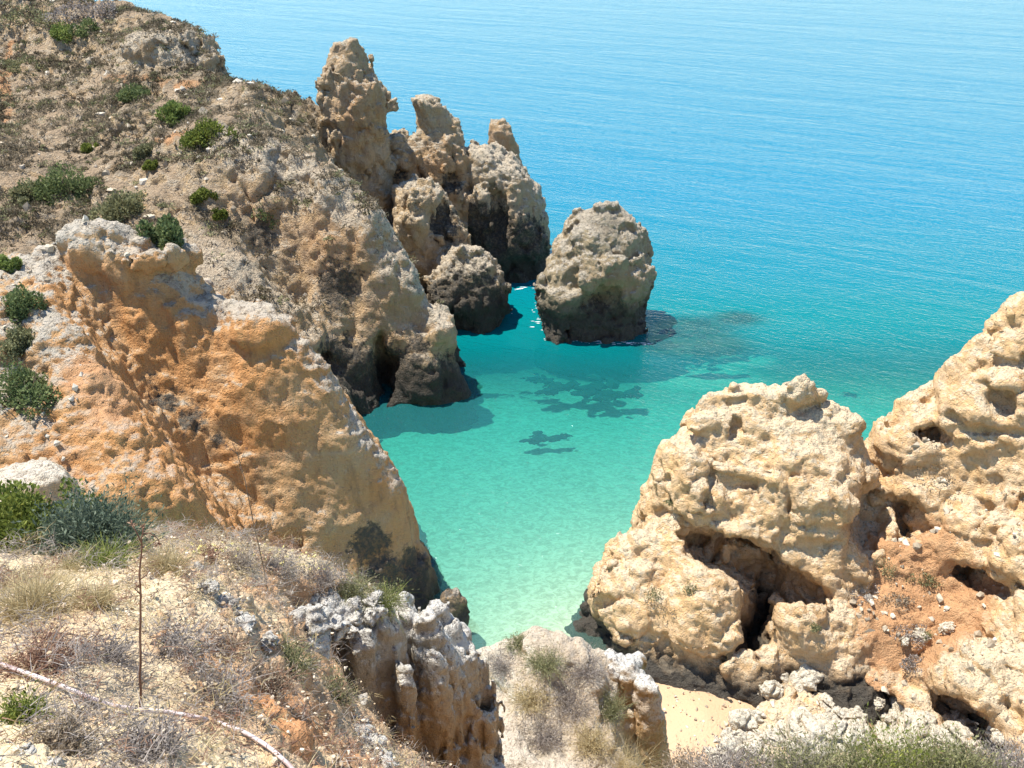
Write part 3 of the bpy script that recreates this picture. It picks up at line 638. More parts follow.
# ------------------------------------------------------------------ near ground
gp = PP([(0,768,2.7),(150,768,2.75),(300,768,3.3),(0,700,3.25),(140,705,3.35),(250,730,3.5),(318,740,4.5),(0,640,3.95),(140,640,4.0),(250,660,4.4),(0,590,4.9),(100,590,4.9),(200,590,5.2),(300,620,6),(0,550,6.4),(130,548,6.6),(200,556,7),(270,572,7.4),(340,565,8.2),(390,592,8.8),(330,650,6.6),(300,700,5)])
gp += [(-6,2,27.2),(0,1.2,27.0),(0,0,28),(-6,0,28.2),(3,1.5,26.2),(3,4,23.6),(6,4,23),(6,8,20.3),(3,8,20.3),(6,11,14),(2.5,11.3,14.4),(4.5,11.6,14.6),(-6,6,25.5),(-8,9,23.5),(-5,9.5,22.4),(-3,10.2,20.5),(-1.8,10.2,19.5),(-10,4,26.5),(-10,10,23),(-6,11,20),(-8,13,17),(-3,12.5,16.5),(9,8,20),(9,2,25),(9,12,13),
  tuple(P(352,640,8.0)),tuple(P(360,680,8.2)),tuple(P(362,730,7.6)),tuple(P(352,775,6.2)),tuple(P(400,640,9.2)),tuple(P(440,720,9)),tuple(P(400,768,7.8)),tuple(P(480,800,9)),(2.5,9,19.2),(4,9.5,18.7),(6,10,18.1),(8,10,18.1),(9,10,18.1)]
hg = rbf(gp)
gx = np.concatenate([np.arange(-10, -4.6, .1), np.arange(-4.6, 1.0, .022), np.arange(1.0, 9.05, .09)]); gy = np.concatenate([np.arange(0, 2.2, .1), np.arange(2.2, 7, .02), np.arange(7, 13.1, .06)])
v, q = grid(gx, gy, hg)
v = v.astype(f32); n = vnormals(v, q)
v = v + n * layers(v, [('n', 1.6, .14, 501), ('n', .5, .05, 502), ('b', .16, .016, 503), ('k', .07, .012, 504)])[:, None]
n = vnormals(v, q); bank = (sst(.74, .55, n[:, 2]) * (v[:, 0] > -3)).astype(f32)
v = v + n * (bank * layers(v, [('f', .22, .10, 505), ('r', .3, .07, 506), ('h', .12, .03, 507)]))[:, None]
t = NT('dry_ground'); pos = t.n('NewGeometry').outputs['Position']
big = t.noise(pos, 1.0, 4); mid = t.noise(pos, 5, 5, .6); fin = t.noise(pos, 30, 4, .7)
c = t.mix(t.ramp(mid, .35, .65), (.64, .51, .32), (.54, .42, .27)); c = t.mix(t.ramp(fin, .5, .7), c, (.72, .62, .44))
c = t.mix(t.math('MULTIPLY', t.ramp(big, .5, .7), .7), c, (.36, .29, .20)); c = t.mix(t.attr('red'), c, t.mix(mid, (.40, .17, .07), (.52, .30, .15)))
c = t.mix(t.ramp(t.noise(pos, 60, 2), .62, .7), c, (.20, .14, .09))
b = t.n('BsdfPrincipled', {'Base Color': c, 'Roughness': .95, 'Specular IOR Level': .15})
hh = t.math('ADD', t.math('MULTIPLY', mid, .6), t.math('MULTIPLY', fin, .3)); hh = t.math('ADD', hh, t.math('MULTIPLY', t.voro(pos, 28), .2))
t.set(b.inputs['Normal'], t.n('Bump', {'Height': hh, 'Distance': .06}).outputs[0]); t.set(t.out.inputs[0], b.outputs[0]); MAT['ground'] = t.m
o = mk('ground', v, q, t.m); tag(o, kind='structure')
fattr(o, 'red', blob(v, [(290,730,4.2,.5,.9),(250,735,3.6,.4,.7),(330,745,4.4,.4,.9),(40,640,3.9,.5,.3),(230,700,4,.4,.5)]) * .9 + bank * .75 * sst(-.5, .2, fbm(v / f32(.5), 3, 77)))
log('ground')

# near rocks at the cliff edge
def nearrock(name, Y, rows, ratio, vox, label, spots=(), tilt=0., seed=0, attrs=None, extra=(), big=None):
    return stackrock(name, Y, rows, ratio, vox, big or [('n', 1.0, .12, 601 + seed), ('b', .6, .10, 602 + seed), ('r', (.25, .25, 1.6), .06, 603 + seed), ('c', (.6, .6, 1.4), .08, 604 + seed)],
        [[('p', .22, .03, 605 + seed), ('r', .18, .022, 606 + seed)]], MAT['near'], tilt=tilt, spots=spots, attrs=attrs, label=label, extra=extra, topfine=[('k', .12, .05, 607 + seed)])
nearrock('rock_outcrop', 7.9, [(606,350,368),(618,345,388),(645,343,402),(690,342,410),(740,350,428),(810,360,470)], .75, .028, 'fluted grey and white rock face at the edge of the near slope', seed=0,
   extra=[(8.35, [(611,380,410),(624,376,420),(650,372,430),(740,370,450),(810,370,470)], .7, 0, .05), (7.65, [(630,357,368),(640,351,374),(680,350,378),(740,352,388),(810,356,400)], .9, 0, .04), (7.9, [(650,424,436),(662,418,444),(690,418,448),(740,422,458),(810,430,470)], .9, 0, .04), (8.45, [(630,372,440),(650,352,462),(690,345,474),(740,345,492),(810,350,508)], .55, 0, .1), (8.2, [(618,410,430),(630,404,444),(660,402,456),(700,405,470),(740,410,485),(810,415,505)], .8, 0, .06), (7.6, [(668,398,408),(676,393,413),(690,393,413),(720,396,412),(810,390,420)], .9, 0, .04),
          (8.6, [(610,424,442),(625,420,456),(660,418,466),(700,425,480),(810,430,508)], .8, 0, .05), (7.3, [(700,352,366),(715,346,374),(740,346,384),(770,350,400),(810,352,420)], .8, 0, .05)],
   big=[('n', 1.0, .10, 601), ('r', (.24, .24, 1.5), .13, 603), ('f', (.26, .26, .6), .12, 604), ('n', .35, .08, 602)],
   attrs={'orange': lambda v, n: blob(v, [(430,745,7.5,.8,1),(470,735,7.9,.7,1),(400,770,7.4,.6,1),(450,760,7.6,.7,1)]), 'crust': lambda v, n: blob(v, [(405,680,7.6,.2,.9),(440,630,8.5,.45,1),(358,612,7.8,.4,1),(430,680,8.1,.35,.8),(395,625,8.3,.35,1),(362,650,7.6,.25,.7),(430,660,7.8,.3,1)])})
stackrock('rock_outcrop', 11.5, [(470,24,46),(475,-4,60),(484,-20,70),(520,-30,80),(620,-40,110)], .8, .05, [('n', 1.0, .12, 651), ('f', (.4, .4, .5), .16, 652)], [[('p', .3, .05, 653), ('r', .2, .03, 654)]], MAT['knoll'],
   label='pale pinkish rock ledge at the left edge peeping over the green bushes', cat='rock', topfine=[('k', .15, .06, 655)])

# ------------------------------------------------------------------ finding the ground under a direction
bpy.context.view_layer.update()
DG = bpy.context.evaluated_depsgraph_get()
def cast(px, py):
    d = Vector(ray(px, py)).normalized()
    ok, loc, nor, fi, ob, mt = S.ray_cast(DG, Vector(CAM), d, distance=400)
    return (np.array(loc), np.array(nor), ob) if ok else (None, None, None)
def down(x, y, z=40.):
    ok, loc, nor, fi, ob, mt = S.ray_cast(DG, Vector((x, y, z)), Vector((0, 0, -1)), distance=80)
    return (np.array(loc), np.array(nor)) if ok else (None, None)

# ------------------------------------------------------------------ plants
def plant_mat(name, dark, mid, light, rough=.75, trans=.35):
    t = NT(name); a = t.n('Attribute', attribute_name='tone').outputs['Fac']
    r = t.n('ValToRGB'); e = r.color_ramp.elements; e[0].color = (*dark, 1); e[0].position = .0; e[1].color = (*light, 1); e[1].position = 1
    m = e.new(.5); m.color = (*mid, 1); t.set(r.inputs[0], a)
    b = t.n('BsdfPrincipled', {'Base Color': r.outputs[0], 'Roughness': rough, 'Specular IOR Level': .25})
    tl = t.n('BsdfTranslucent', {0: r.outputs[0]}); mx = t.n('MixShader', {0: trans, 1: b.outputs[0], 2: tl.outputs[0]}); t.set(t.out.inputs[0], mx.outputs[0]); return t.m
MAT['green'] = plant_mat('green_leaves', (.08, .12, .03), (.20, .26, .07), (.36, .42, .13))
MAT['dkgreen'] = plant_mat('dark_green_leaves', (.06, .085, .03), (.15, .19, .075), (.28, .32, .13))
MAT['olive'] = plant_mat('olive_leaves', (.10, .105, .05), (.23, .23, .115), (.38, .37, .2))
MAT['blue'] = plant_mat('blue_green_leaves', (.05, .075, .05), (.12, .16, .11), (.24, .28, .20))
MAT['lime'] = plant_mat('yellow_green_leaves', (.05, .07, .012), (.16, .20, .04), (.36, .38, .09))
MAT['dry'] = plant_mat('dry_twigs', (.14, .10, .07), (.30, .24, .17), (.50, .42, .31))
MAT['grey'] = plant_mat('grey_twigs', (.13, .11, .10), (.30, .26, .23), (.52, .47, .42))
MAT['straw'] = plant_mat('straw_blades', (.22, .16, .08), (.45, .36, .19), (.62, .53, .33))
MAT['scrubmix'] = plant_mat('dry_scrub', (.055, .045, .028), (.17, .14, .09), (.34, .28, .195))
MAT['reddry'] = plant_mat('reddish_twigs', (.12, .06, .04), (.27, .15, .10), (.46, .32, .22))
MAT['wood'] = plant_mat('brown_wood', (.07, .05, .035), (.12, .085, .06), (.2, .15, .1), trans=0)

def leaf_mesh(c, dirs, L, Wd, tone):          # one bent diamond per leaf
    n = len(c); r = RNG.normal(size=(n, 3)); side = np.cross(dirs, r); side /= np.linalg.norm(side, axis=1, keepdims=True) + 1e-9
    up = np.cross(side, dirs); L = np.broadcast_to(L, n)[:, None]; Wd = np.broadcast_to(Wd, n)[:, None]
    v = np.stack([c - dirs * L * .5, c + side * Wd * .5 + up * L * .08, c + dirs * L * .5, c - side * Wd * .5 + up * L * .08], 1).reshape(-1, 3)
    q = np.arange(n * 4).reshape(n, 4); return v, q, np.repeat(tone, 4)
def crown(lumps, n, L, Wd, upb=.4, shell=.45):   # lumps: rows (x, y, z, rx, ry, rz)
    lumps = np.array(lumps, float); vol = lumps[:, 3] * lumps[:, 4]; k = RNG.choice(len(lumps), n, p=vol / vol.sum())
    u = RNG.normal(size=(n, 3)); u /= np.linalg.norm(u, axis=1, keepdims=True)
    r = 1 - RNG.random(n) ** 1.6 * shell
    wob = 1 + .28 * fbm((lumps[k, :3] + u * lumps[k, 3:]).astype(f32) / f32(lumps[:, 3].mean() * .55), 2, 77)
    c = lumps[k, :3] + u * lumps[k, 3:] * (r * wob)[:, None]
    keep = c[:, 2] > -.02 * lumps[:, 5].max(); c = c[keep]; u = u[keep]; k = k[keep]; n = len(c)
    d = u + RNG.normal(size=(n, 3)) * .6 + np.array([0, 0, upb]); d /= np.linalg.norm(d, axis=1, keepdims=True)
    tone = (.5 + .30 * RNG.normal(size=n) * .6 + .35 * fbm(c.astype(f32) / f32(lumps[:, 3].mean() * .4), 2, 5) + (RNG.random(len(lumps))[k] - .5) * .25).clip(0, 1)
    sz = RNG.uniform(.7, 1.3, n); return leaf_mesh(c, d, L * sz, Wd * sz, tone)
def blades(base, dirs, L, Wd, bend, tone, seg=3):
    n = len(base); L = np.broadcast_to(L, n); t = np.linspace(0, 1, seg + 1)
    side = np.cross(dirs, RNG.normal(size=(n, 3))); side /= np.linalg.norm(side, axis=1, keepdims=True) + 1e-9
    out = dirs * np.array([1, 1, 0]); out /= np.linalg.norm(out, axis=1, keepdims=True) + 1e-9
    V = []
    for x in t:
        p = base + dirs * (L * x)[:, None] + (out * .8 + np.array([0, 0, -.6])) * (L * x * x * np.broadcast_to(bend, n))[:, None]
        wd = np.broadcast_to(Wd, n)[:, None] * (1 - .8 * x) * .5
        V += [p - side * wd, p + side * wd]
    V = np.stack(V, 1); m = 2 * (seg + 1); o = np.arange(n)[:, None] * m
    q = np.concatenate([np.stack([o[:, 0] + 2 * j, o[:, 0] + 2 * j + 1, o[:, 0] + 2 * j + 3, o[:, 0] + 2 * j + 2], 1) for j in range(seg)])
    return V.reshape(-1, 3), q, np.repeat(tone, m)
def hemi(n, lo=.15):
    a = RNG.uniform(0, 2 * math.pi, n); z = RNG.uniform(lo, 1, n); r = np.sqrt(1 - z * z); return np.stack([r * np.cos(a), r * np.sin(a), z], 1)
def join(parts):
    V = []; Q = []; T = []; o = 0
    for v, q, t_ in parts: V.append(v); Q.append(q + o); T.append(t_); o += len(v)
    return np.concatenate(V), np.concatenate(Q), np.concatenate(T)
def leafobj(name, vqt, mat, parent=None):
    o = mk(name, vqt[0], vqt[1], mat, parent, smooth=False); fattr(o, 'tone', vqt[2]); return o
def tube(path, r0, r1, n=6):
    path = np.array(path, float); V = []; Q = []
    for i, p in enumerate(path):
        d = path[min(i + 1, len(path) - 1)] - path[max(i - 1, 0)]; d /= np.linalg.norm(d) + 1e-9
        a = np.cross(d, [.3, .2, .93] if abs(d[2]) < .9 else [1, 0, 0]); a /= np.linalg.norm(a); b = np.cross(d, a); r = r0 + (r1 - r0) * i / (len(path) - 1)
        for k in range(n): V.append(p + r * (a * math.cos(2 * math.pi * k / n) + b * math.sin(2 * math.pi * k / n)))
    for i in range(len(path) - 1):
        for k in range(n): Q.append((i * n + k, i * n + (k + 1) % n, (i + 1) * n + (k + 1) % n, (i + 1) * n + k))
    V.append(path[0]); V.append(path[-1]); m = len(V)
    for k in range(n):
        Q.append((m - 2, (k + 1) % n, k, k)); e = (len(path) - 1) * n; Q.append((m - 1, e + k, e + (k + 1) % n, e + (k + 1) % n))
    return np.array(V), [tuple(dict.fromkeys(f)) for f in Q]
def tubes(name, paths, mat, parent=None, n=5):
    V = []; F = []; o = 0
    for p, r0, r1 in paths:
        v, f = tube(p, r0, r1, n); V.append(v); F += [tuple(i + o for i in t_) for t_ in f]; o += len(v)
    V = np.concatenate(V); ob = mk(name, V, F, mat, parent); fattr(ob, 'tone', RNG.random(len(V))); return ob
def root(name, loc, label, cat, group=None):
    o = bpy.data.objects.new(name, None); COL.objects.link(o); o.location = loc; o.empty_display_size = .2; return tag(o, label, cat, group)
def branches(R, H, n, r):
    L = []
    for k in range(n):
        d = hemi(1, .35)[0] * np.array([R, R, H]) * .75; L.append(([np.zeros(3), d * .45 + RNG.normal(size=3) * R * .05, d], r, r * .4))
    return L
def leafy(kind, px, py, wpx, hpx, mat, label, group, n=1400, leaf=.16, cat='bush', sink=.1, lumps=5, depth=.9):
    p, nr, ob = cast(px, py)
    if p is None: log('no ground', px, py); return
    m = (p - CAM) @ CF / FOC; R_ = wpx * m * 1.1; H = hpx * m * 1.3
    t_ = root(kind, p - np.array([0, 0, sink * H]) + np.array([0, .3 * R_, 0]), label, cat, group)
    ls = []
    for k in range(lumps + 3):
        a = RNG.uniform(0, 6.28); rr = R_ * RNG.uniform(.2, .95); f = RNG.uniform(.25, .6) * (1.15 - .5 * rr / R_)
        ls.append((rr * math.cos(a), rr * math.sin(a) * depth, H * RNG.uniform(.1, .42), R_ * f, R_ * f * depth, H * RNG.uniform(.25, .48)))
    ls.append((R_ * RNG.uniform(-.3, .3), 0, H * .4, R_ * .5, R_ * .5 * depth, H * .5))
    leafobj('foliage', crown(ls, n, leaf, leaf * .55), mat, t_)
    tubes('branch', branches(R_, H, 5, .02 * R_ + .004), MAT['wood'], t_)
    return t_
GF = 'green bushes on the slope of the headland'
for a in [(66,40,17,17,'green','bright green bush near the top of the headland, the left of a pair'),
          (86,34,14,14,'dkgreen','darker green bush near the top of the headland, the right of a pair'),
          (172,122,18,18,'green','rounded green bush just behind the broadest bright bush on the cliff shoulder'),
          (205,146,28,24,'lime','broad bright green dome shaped bush on the shoulder above the pale cliff'),
          (55,200,36,32,'dkgreen','large dark green bush on the bare slope left of the centre gully'),
          (30,205,20,22,'olive','greyish olive bush against the left side of the large dark bush'),
          (122,222,30,30,'olive','dull olive bush just behind the crusted rim of the orange cliff'),
          (163,248,22,30,'dkgreen','dark green bush beside the crusted top of the orange cliff'),
          (203,200,12,10,'lime','small yellow green bush on bare soil near the cliff edge'),
          (218,218,8,9,'lime','tiny yellow green tuft of bush below the small one on bare soil'),
          (148,157,14,12,'olive','pale olive bush up slope from the dark bush by the crusted rim'),
          (150,168,6,7,'lime','very small lime green bush under the pale olive bush'),
          (88,152,9,8,'lime','small yellowish bush above the large dark green one'),
          (130,100,20,14,'dkgreen','dark green bush under the crag near the top of the slope'),
          (12,318,26,26,'dkgreen','dark green bush at the left edge above the pale gravel slab'),
          (14,352,24,24,'olive','olive bush in the middle of the column of bushes at the left edge'),
          (26,405,34,38,'dkgreen','big dark green bush lowest in the column of bushes at the left edge'),
          (4,270,12,14,'green','green bush at the left edge above the column of bushes')]:
    leafy('bush', a[0], a[1], a[2], a[3], MAT[a[4]], a[5], GF, n=int(1500 + 110 * a[2]), leaf=.2 if a[1] < 250 else .13)
for a in [(75,18,34,16,'grey','wide grey leafless thicket along the very top of the headland'),(104,20,18,18,'grey','pale grey thicket at the top of the headland beside the green pair'),(28,26,34,18,'olive','dark olive thicket at the top left corner of the headland'),(20,70,20,12,'olive','low olive thicket below the top left corner, near the red path')]:
    leafy('thicket', a[0], a[1], a[2], a[3], MAT[a[4]], a[5], None, n=1600, leaf=.22, cat='thicket')
for a in [(262,212,9,16,'dkgreen','dark hanging shrub high on the pale headland cliff'),(276,222,11,14,'dkgreen','dark shrub on a ledge of the pale cliff, right beside the high hanging one')]:
    leafy('shrub', a[0], a[1], a[2], a[3], MAT[a[4]], a[5], None, n=700, leaf=.14, cat='shrub', sink=.4)
log('far bushes')

# dry scrub on the hill: too much to count
def surf_points(ob, n, maskf):
    me = ob.data; nf = len(me.polygons); c = np.empty(nf * 3, f32); me.polygons.foreach_get('center', c); c = c.reshape(-1, 3) + np.array(ob.location, f32)
    nn = np.empty(nf * 3, f32); me.polygons.foreach_get('normal', nn); nn = nn.reshape(-1, 3); ar = np.empty(nf, f32); me.polygons.foreach_get('area', ar)
    w_ = maskf(c, nn) * ar; w_ = np.maximum(w_, 0); k = RNG.choice(nf, n, p=w_ / w_.sum()); return c[k] + RNG.normal(size=(n, 3)).astype(f32) * .06, nn[k]
def clumps(pts, per, rad, L, Wd, flat=.7, tonef=None):
    n = len(pts); sz = RNG.uniform(.5, 1.25, n) ** 1.3 * rad
    u = hemi(n * per, .05) * RNG.uniform(.35, 1, (n * per, 1)); k = np.repeat(np.arange(n), per)
    c = pts[k] + u * (sz[k])[:, None] * np.array([1, 1, flat])
    d = u + RNG.normal(size=u.shape) * .5; d /= np.linalg.norm(d, axis=1, keepdims=True)
    base = tonef(pts) if tonef is not None else RNG.random(n)
    return leaf_mesh(c, d, L * RNG.uniform(.6, 1.3, n * per), Wd, (base[k] + RNG.normal(size=n * per) * .14).clip(0, 1))
def front(c): 
    return (c[:, 1] < 108).astype(f32)
def hillmask(c, n): return (sst(.66, .86, n[:, 2]) * (c[:, 2] > 6) * sst(-.35, .3, fbm(c / f32(3.5), 3, 8)) + .02 * (n[:, 2] > .5) * (c[:, 2] > 5)) * front(c)
tn = lambda p: (.5 + .55 * fbm(p.astype(f32) / f32(5), 2, 31) + RNG.normal(size=len(p)) * .16).clip(0, 1)
p_, n_ = surf_points(hl, 20000, hillmask)
tag(leafobj('scrub', clumps(p_, 15, .42, .26, .07, tonef=tn), MAT['scrubmix']), kind='stuff')
p_, n_ = surf_points(hl, 3200, hillmask)
tag(leafobj('olive_scrub', clumps(p_, 22, .5, .2, .09, tonef=lambda p: RNG.random(len(p))), MAT['olive']), kind='stuff')
log('scrub')
# loose stones on the slopes
def stones(name, pts, rmin, rmax, mat, kind='stuff'):
    import bmesh as bm_
    b = bm_.new(); bm_.ops.create_icosphere(b, subdivisions=1, radius=1); ve = np.array([x.co[:] for x in b.verts]); fa = np.array([[x.index for x in f.verts] for f in b.faces]); b.free()
    n = len(pts); r = rmin + (rmax - rmin) * RNG.random(n) ** 2.5
    V = ve[None] * (1 + .35 * RNG.normal(size=(n, len(ve), 1))).clip(.5, 1.5) * r[:, None, None] * RNG.uniform(.6, 1.2, (n, 1, 3))
    V = V + pts[:, None, :]; F = fa[None] + (np.arange(n) * len(ve))[:, None, None]
    o = mk(name, V.reshape(-1, 3), F.reshape(-1, 3), mat, smooth=False); tag(o, kind=kind); fattr(o, 'tone', np.repeat(RNG.random(n), len(ve))); return o
def stone_mat(name, a, b_, c_):
    m = plant_mat(name, a, b_, c_, .9, 0); return m
MAT['gravel'] = stone_mat('soil_gravel', (.26, .19, .12), (.48, .37, .24), (.66, .58, .46))
MAT['stone'] = stone_mat('loose_stones', (.26, .21, .15), (.44, .37, .27), (.60, .54, .44))
p_, n_ = surf_points(hl, 1500, lambda c, n: sst(.5, .8, n[:, 2]) * (c[:, 2] > 5) * front(c)); stones('stones', p_, .05, .32, MAT['stone'])
p_, n_ = surf_points(oc, 1500, lambda c, n: sst(.45, .8, n[:, 2]) * (c[:, 0] < P(95, 350, 32)[0]) * (c[:, 2] > 5) * sst(-.4, .3, fbm(c / f32(1.5), 2, 9))); stones('stones', p_, .03, .17, MAT['stone'])
p_, n_ = surf_points(R2, 1300, lambda c, n: sst(.78, .92, n[:, 2]) * (c[:, 2] < 9) * (c[:, 2] > .3)); stones('stones', p_, .03, .2, MAT['stone'])

# small shrubs on the right-hand rocks and the knoll
for a in [(655,600,14,12,'olive','low olive shrub on the lower bulge of the beach rock, left of two'),(690,592,9,9,'olive','low olive shrub on the lower bulge of the beach rock, right of two'),
          (890,575,13,16,'olive','small green shrub at the top of the red earth slope'),(672,505,7,5,'olive','tiny tuft on the left flank of the beach rock'),
          (815,630,6,8,'olive','small tuft in the crevice below the big bulge'),(925,640,8,8,'olive','small shrub low on the red earth slope')]:
    leafy('shrub', *a[:4], MAT[a[4]], a[5], 'shrubs on the pale rocks', n=500, leaf=.07, cat='shrub')
for a in [(948,478,26,14,'dry','dry brown thicket on the sloping top of the right cliff'),(870,600,22,14,'grey','sparse grey scrub beside the red earth slope'),(905,640,20,12,'grey','sparse grey scrub in the middle of the red earth slope'),(925,585,16,12,'olive','olive grey scrub high on the red earth slope under the round rock'),(895,605,15,10,'dry','brown scrub on the upper left of the red earth slope'),(915,668,14,10,'grey','grey scrub at the foot of the red earth slope'),(665,610,16,9,'dry','dry brown scrub patch low on the left flank of the beach rock')]:
    leafy('shrub', *a[:4], MAT[a[4]], a[5], 'shrubs on the pale rocks', n=700, leaf=.09, cat='shrub')
def twiggy(kind, px, py, wpx, hpx, mat, label, group, n=500, wd=.006, cat='bush', bend=.35, lo=.15, leafn=0, lmat=None, leaf=.03, up=0.0):
    p, nr, ob = cast(px, py)
    if p is None: log('no ground', px, py); return
    m = (p - CAM) @ CF / FOC; R_ = wpx * m; H = hpx * m * 1.15
    t_ = root(kind, p - np.array([0, 0, .03 * H]), label, cat, group)
    d = hemi(n, lo); L = np.sqrt((d[:, 0] ** 2 + d[:, 1] ** 2) * R_ ** 2 + d[:, 2] ** 2 * H ** 2) * RNG.uniform(.55, 1.1, n)
    d = d * np.array([R_, R_, H]); d /= np.linalg.norm(d, axis=1, keepdims=True)
    base = RNG.normal(size=(n, 3)) * np.array([R_ * .28, R_ * .28, 0]); base[:, 2] = 0
    tone = (.5 + .22 * RNG.normal(size=n)).clip(0, 1)
    leafobj('blades' if kind == 'grass_tuft' else 'twigs', blades(base, d, L, wd * RNG.uniform(.6, 1.4, n), bend * RNG.uniform(0, 1.3, n), tone, 3), mat, t_)
    if leafn:
        k = RNG.integers(0, n, leafn); f = RNG.uniform(.35, 1.0, leafn)
        c = base[k] + d[k] * (L[k] * f)[:, None] + RNG.normal(size=(leafn, 3)) * R_ * .05
        dd = d[k] + RNG.normal(size=(leafn, 3)) * .6; dd /= np.linalg.norm(dd, axis=1, keepdims=True)
        leafobj('foliage', leaf_mesh(c, dd, leaf * RNG.uniform(.6, 1.4, leafn), leaf * .35, (.5 + .25 * RNG.normal(size=leafn) + .3 * fbm(c.astype(f32) / f32(R_ * .4), 2, 3)).clip(0, 1)), lmat or mat, t_)
    return t_
GK = 'dry bushes on the small knoll'
for a in [(505,668,22,20,'grey','grey bush at the left shoulder of the knoll'),(545,665,24,20,'olive','olive brown bush at the middle of the knoll top'),(585,672,24,22,'grey','grey bush towards the right rim of the knoll'),
          (530,700,24,22,'straw','straw coloured bush in the middle of the knoll, below the top ones'),(570,706,26,24,'grey','wide grey bush in the middle of the knoll'),(610,712,18,26,'olive','olive bush by the orange edge of the knoll'),
          (545,738,22,20,'grey','grey bush low on the near side of the knoll'),(590,745,24,22,'straw','straw coloured bush lowest on the right of the knoll'),(520,645,14,10,'olive','small olive bush near the pale crest of the knoll')]:
    twiggy('dry_bush', *a[:4], MAT[a[4]], a[5], GK, n=380, wd=.009, leafn=1100, leaf=.045, lo=.05)

# ------------------------------------------------------------------ near slope
for a in [(28,550,60,62,'lime','yellow green bush at the left edge of the near slope','lime'),]:
    leafy('bush', *a[:4], MAT[a[4]], a[5], None, n=9000, leaf=.045, lumps=7)
twiggy('bush', 92, 552, 50, 58, MAT['blue'], 'fine stemmed blue green bush beside the yellow green one', None, n=2600, wd=.005, lo=.05, leafn=7000, leaf=.05, bend=.2)
GT = 'grass tufts on the near slope'
for a in [(35,616,42,56,'straw','largest pale tuft of grass on the left of the near slope',900),(98,608,18,34,'straw','small straw coloured tuft between the largest one and the stalk',420),
          (166,573,26,36,'straw','rounded straw tuft just right of the tall brown stalk',700),(104,566,34,30,'lime','yellowish green tuft in front of the blue green bush',500),
          (70,570,22,18,'straw','wispy tuft at the foot of the yellow green bush',260),(620,772,40,34,'straw','golden tuft of tall grass at the foot of the knoll',800)]:
    twiggy('grass_tuft', *a[:4], MAT[a[4]], a[5], GT, n=a[6], wd=.005, cat='grass tuft', bend=.45, lo=.3)
GB = 'low dry bushes along the near slope'
for a in [(235,568,26,20,'grey','grey bush on the rim right of the rounded straw tuft','dry'),(275,574,28,22,'grey','wide grey bush in the middle of the rim','grey'),(318,580,30,24,'grey','grey bush on the rim above the fluted rocks','grey'),
          (352,592,24,20,'olive','olive bush at the end of the rim','olive'),(385,602,24,22,'lime','yellowish bush at the outer end of the rim','olive'),(288,668,26,42,'olive','olive green bush beside the grey knob of rock','olive'),
          (335,700,20,36,'dry','dry brown green bush under the fluted rocks','olive'),(205,560,18,16,'reddry','reddish brown bush on the rim near the straw tuft','reddry'),
          (175,652,46,26,'grey','spreading lilac grey bush right of the tall brown stalk','grey'),(40,668,40,26,'reddry','reddish dry bush left of the stalk','reddry'),(100,660,36,22,'grey','low grey bush left of the stalk','grey'),
          (215,700,44,26,'grey','low grey bush just above the bend of the hose','grey'),(140,752,46,24,'grey','grey dry bush in front of the hose','grey'),(225,655,30,24,'reddry','brownish dry bush near the white stones','dry'),
          (20,720,26,26,'lime','small green herb patch at the lower left corner','lime'),(60,745,34,22,'dry','pale dry bush in the lower left corner','dry'),(270,690,28,24,'reddry','red brown bush on the red earth bank','dry')]:
    twiggy('dry_bush', *a[:4], MAT[a[4]], a[5], GB, n=300, wd=.0055, lo=.03, leafn=1000, lmat=MAT[a[6]], leaf=.026, bend=.5)
log('near plants')
gnd = bpy.data.objects['ground']
def gmask(c, n): return (c[:, 1] > 2.3) * (c[:, 1] < 9.4) * (c[:, 0] > -8) * (c[:, 0] < .4) * sst(.58, .76, n[:, 2])
p_, n_ = surf_points(gnd, 7000, lambda c, n: gmask(c, n) * (.12 + sst(-.05, .35, fbm(c / f32(.8), 3, 12))))
def litter(pts, per, L, Wd, tonef):
    n = len(pts); d = hemi(n * per, .08); k = np.repeat(np.arange(n), per)
    tone = (tonef(pts)[k] + RNG.normal(size=n * per) * .15).clip(0, 1)
    return blades(pts[k] + RNG.normal(size=(n * per, 3)) * np.array([.03, .03, .004]), d, L * RNG.uniform(.4, 1.3, n * per), Wd, .5, tone, 2)
tag(leafobj('dry_grass', litter(p_, 12, .085, .005, lambda p: (.5 + .5 * fbm(p.astype(f32) / f32(.9), 2, 3))), MAT['grey']), kind='stuff')
p_, n_ = surf_points(gnd, 4600, lambda c, n: gmask(c, n) * (.1 + sst(0, .4, fbm(c / f32(.6), 3, 19))))
tag(leafobj('dry_undergrowth', litter(p_, 11, .06, .0055, lambda p: (.5 + .5 * fbm(p.astype(f32) / f32(.7), 2, 8))), MAT['reddry']), kind='stuff')
p_, n_ = surf_points(gnd, 3800, lambda c, n: gmask(c, n) * (.1 + sst(0, .4, fbm(c / f32(.6), 3, 23))))
tag(leafobj('straw_grass', litter(p_, 11, .08, .005, lambda p: (.5 + .5 * fbm(p.astype(f32) / f32(.7), 2, 6))), MAT['straw']), kind='stuff')
p_, n_ = surf_points(gnd, 18000, lambda c, n: gmask(c, n) + (c[:, 1] > 2.3) * (c[:, 1] < 9) * (c[:, 0] > -3) * (c[:, 0] < .4) * (n[:, 2] > .3) * 1.5); stones('gravel', p_, .003, .017, MAT['gravel'])
log('litter')

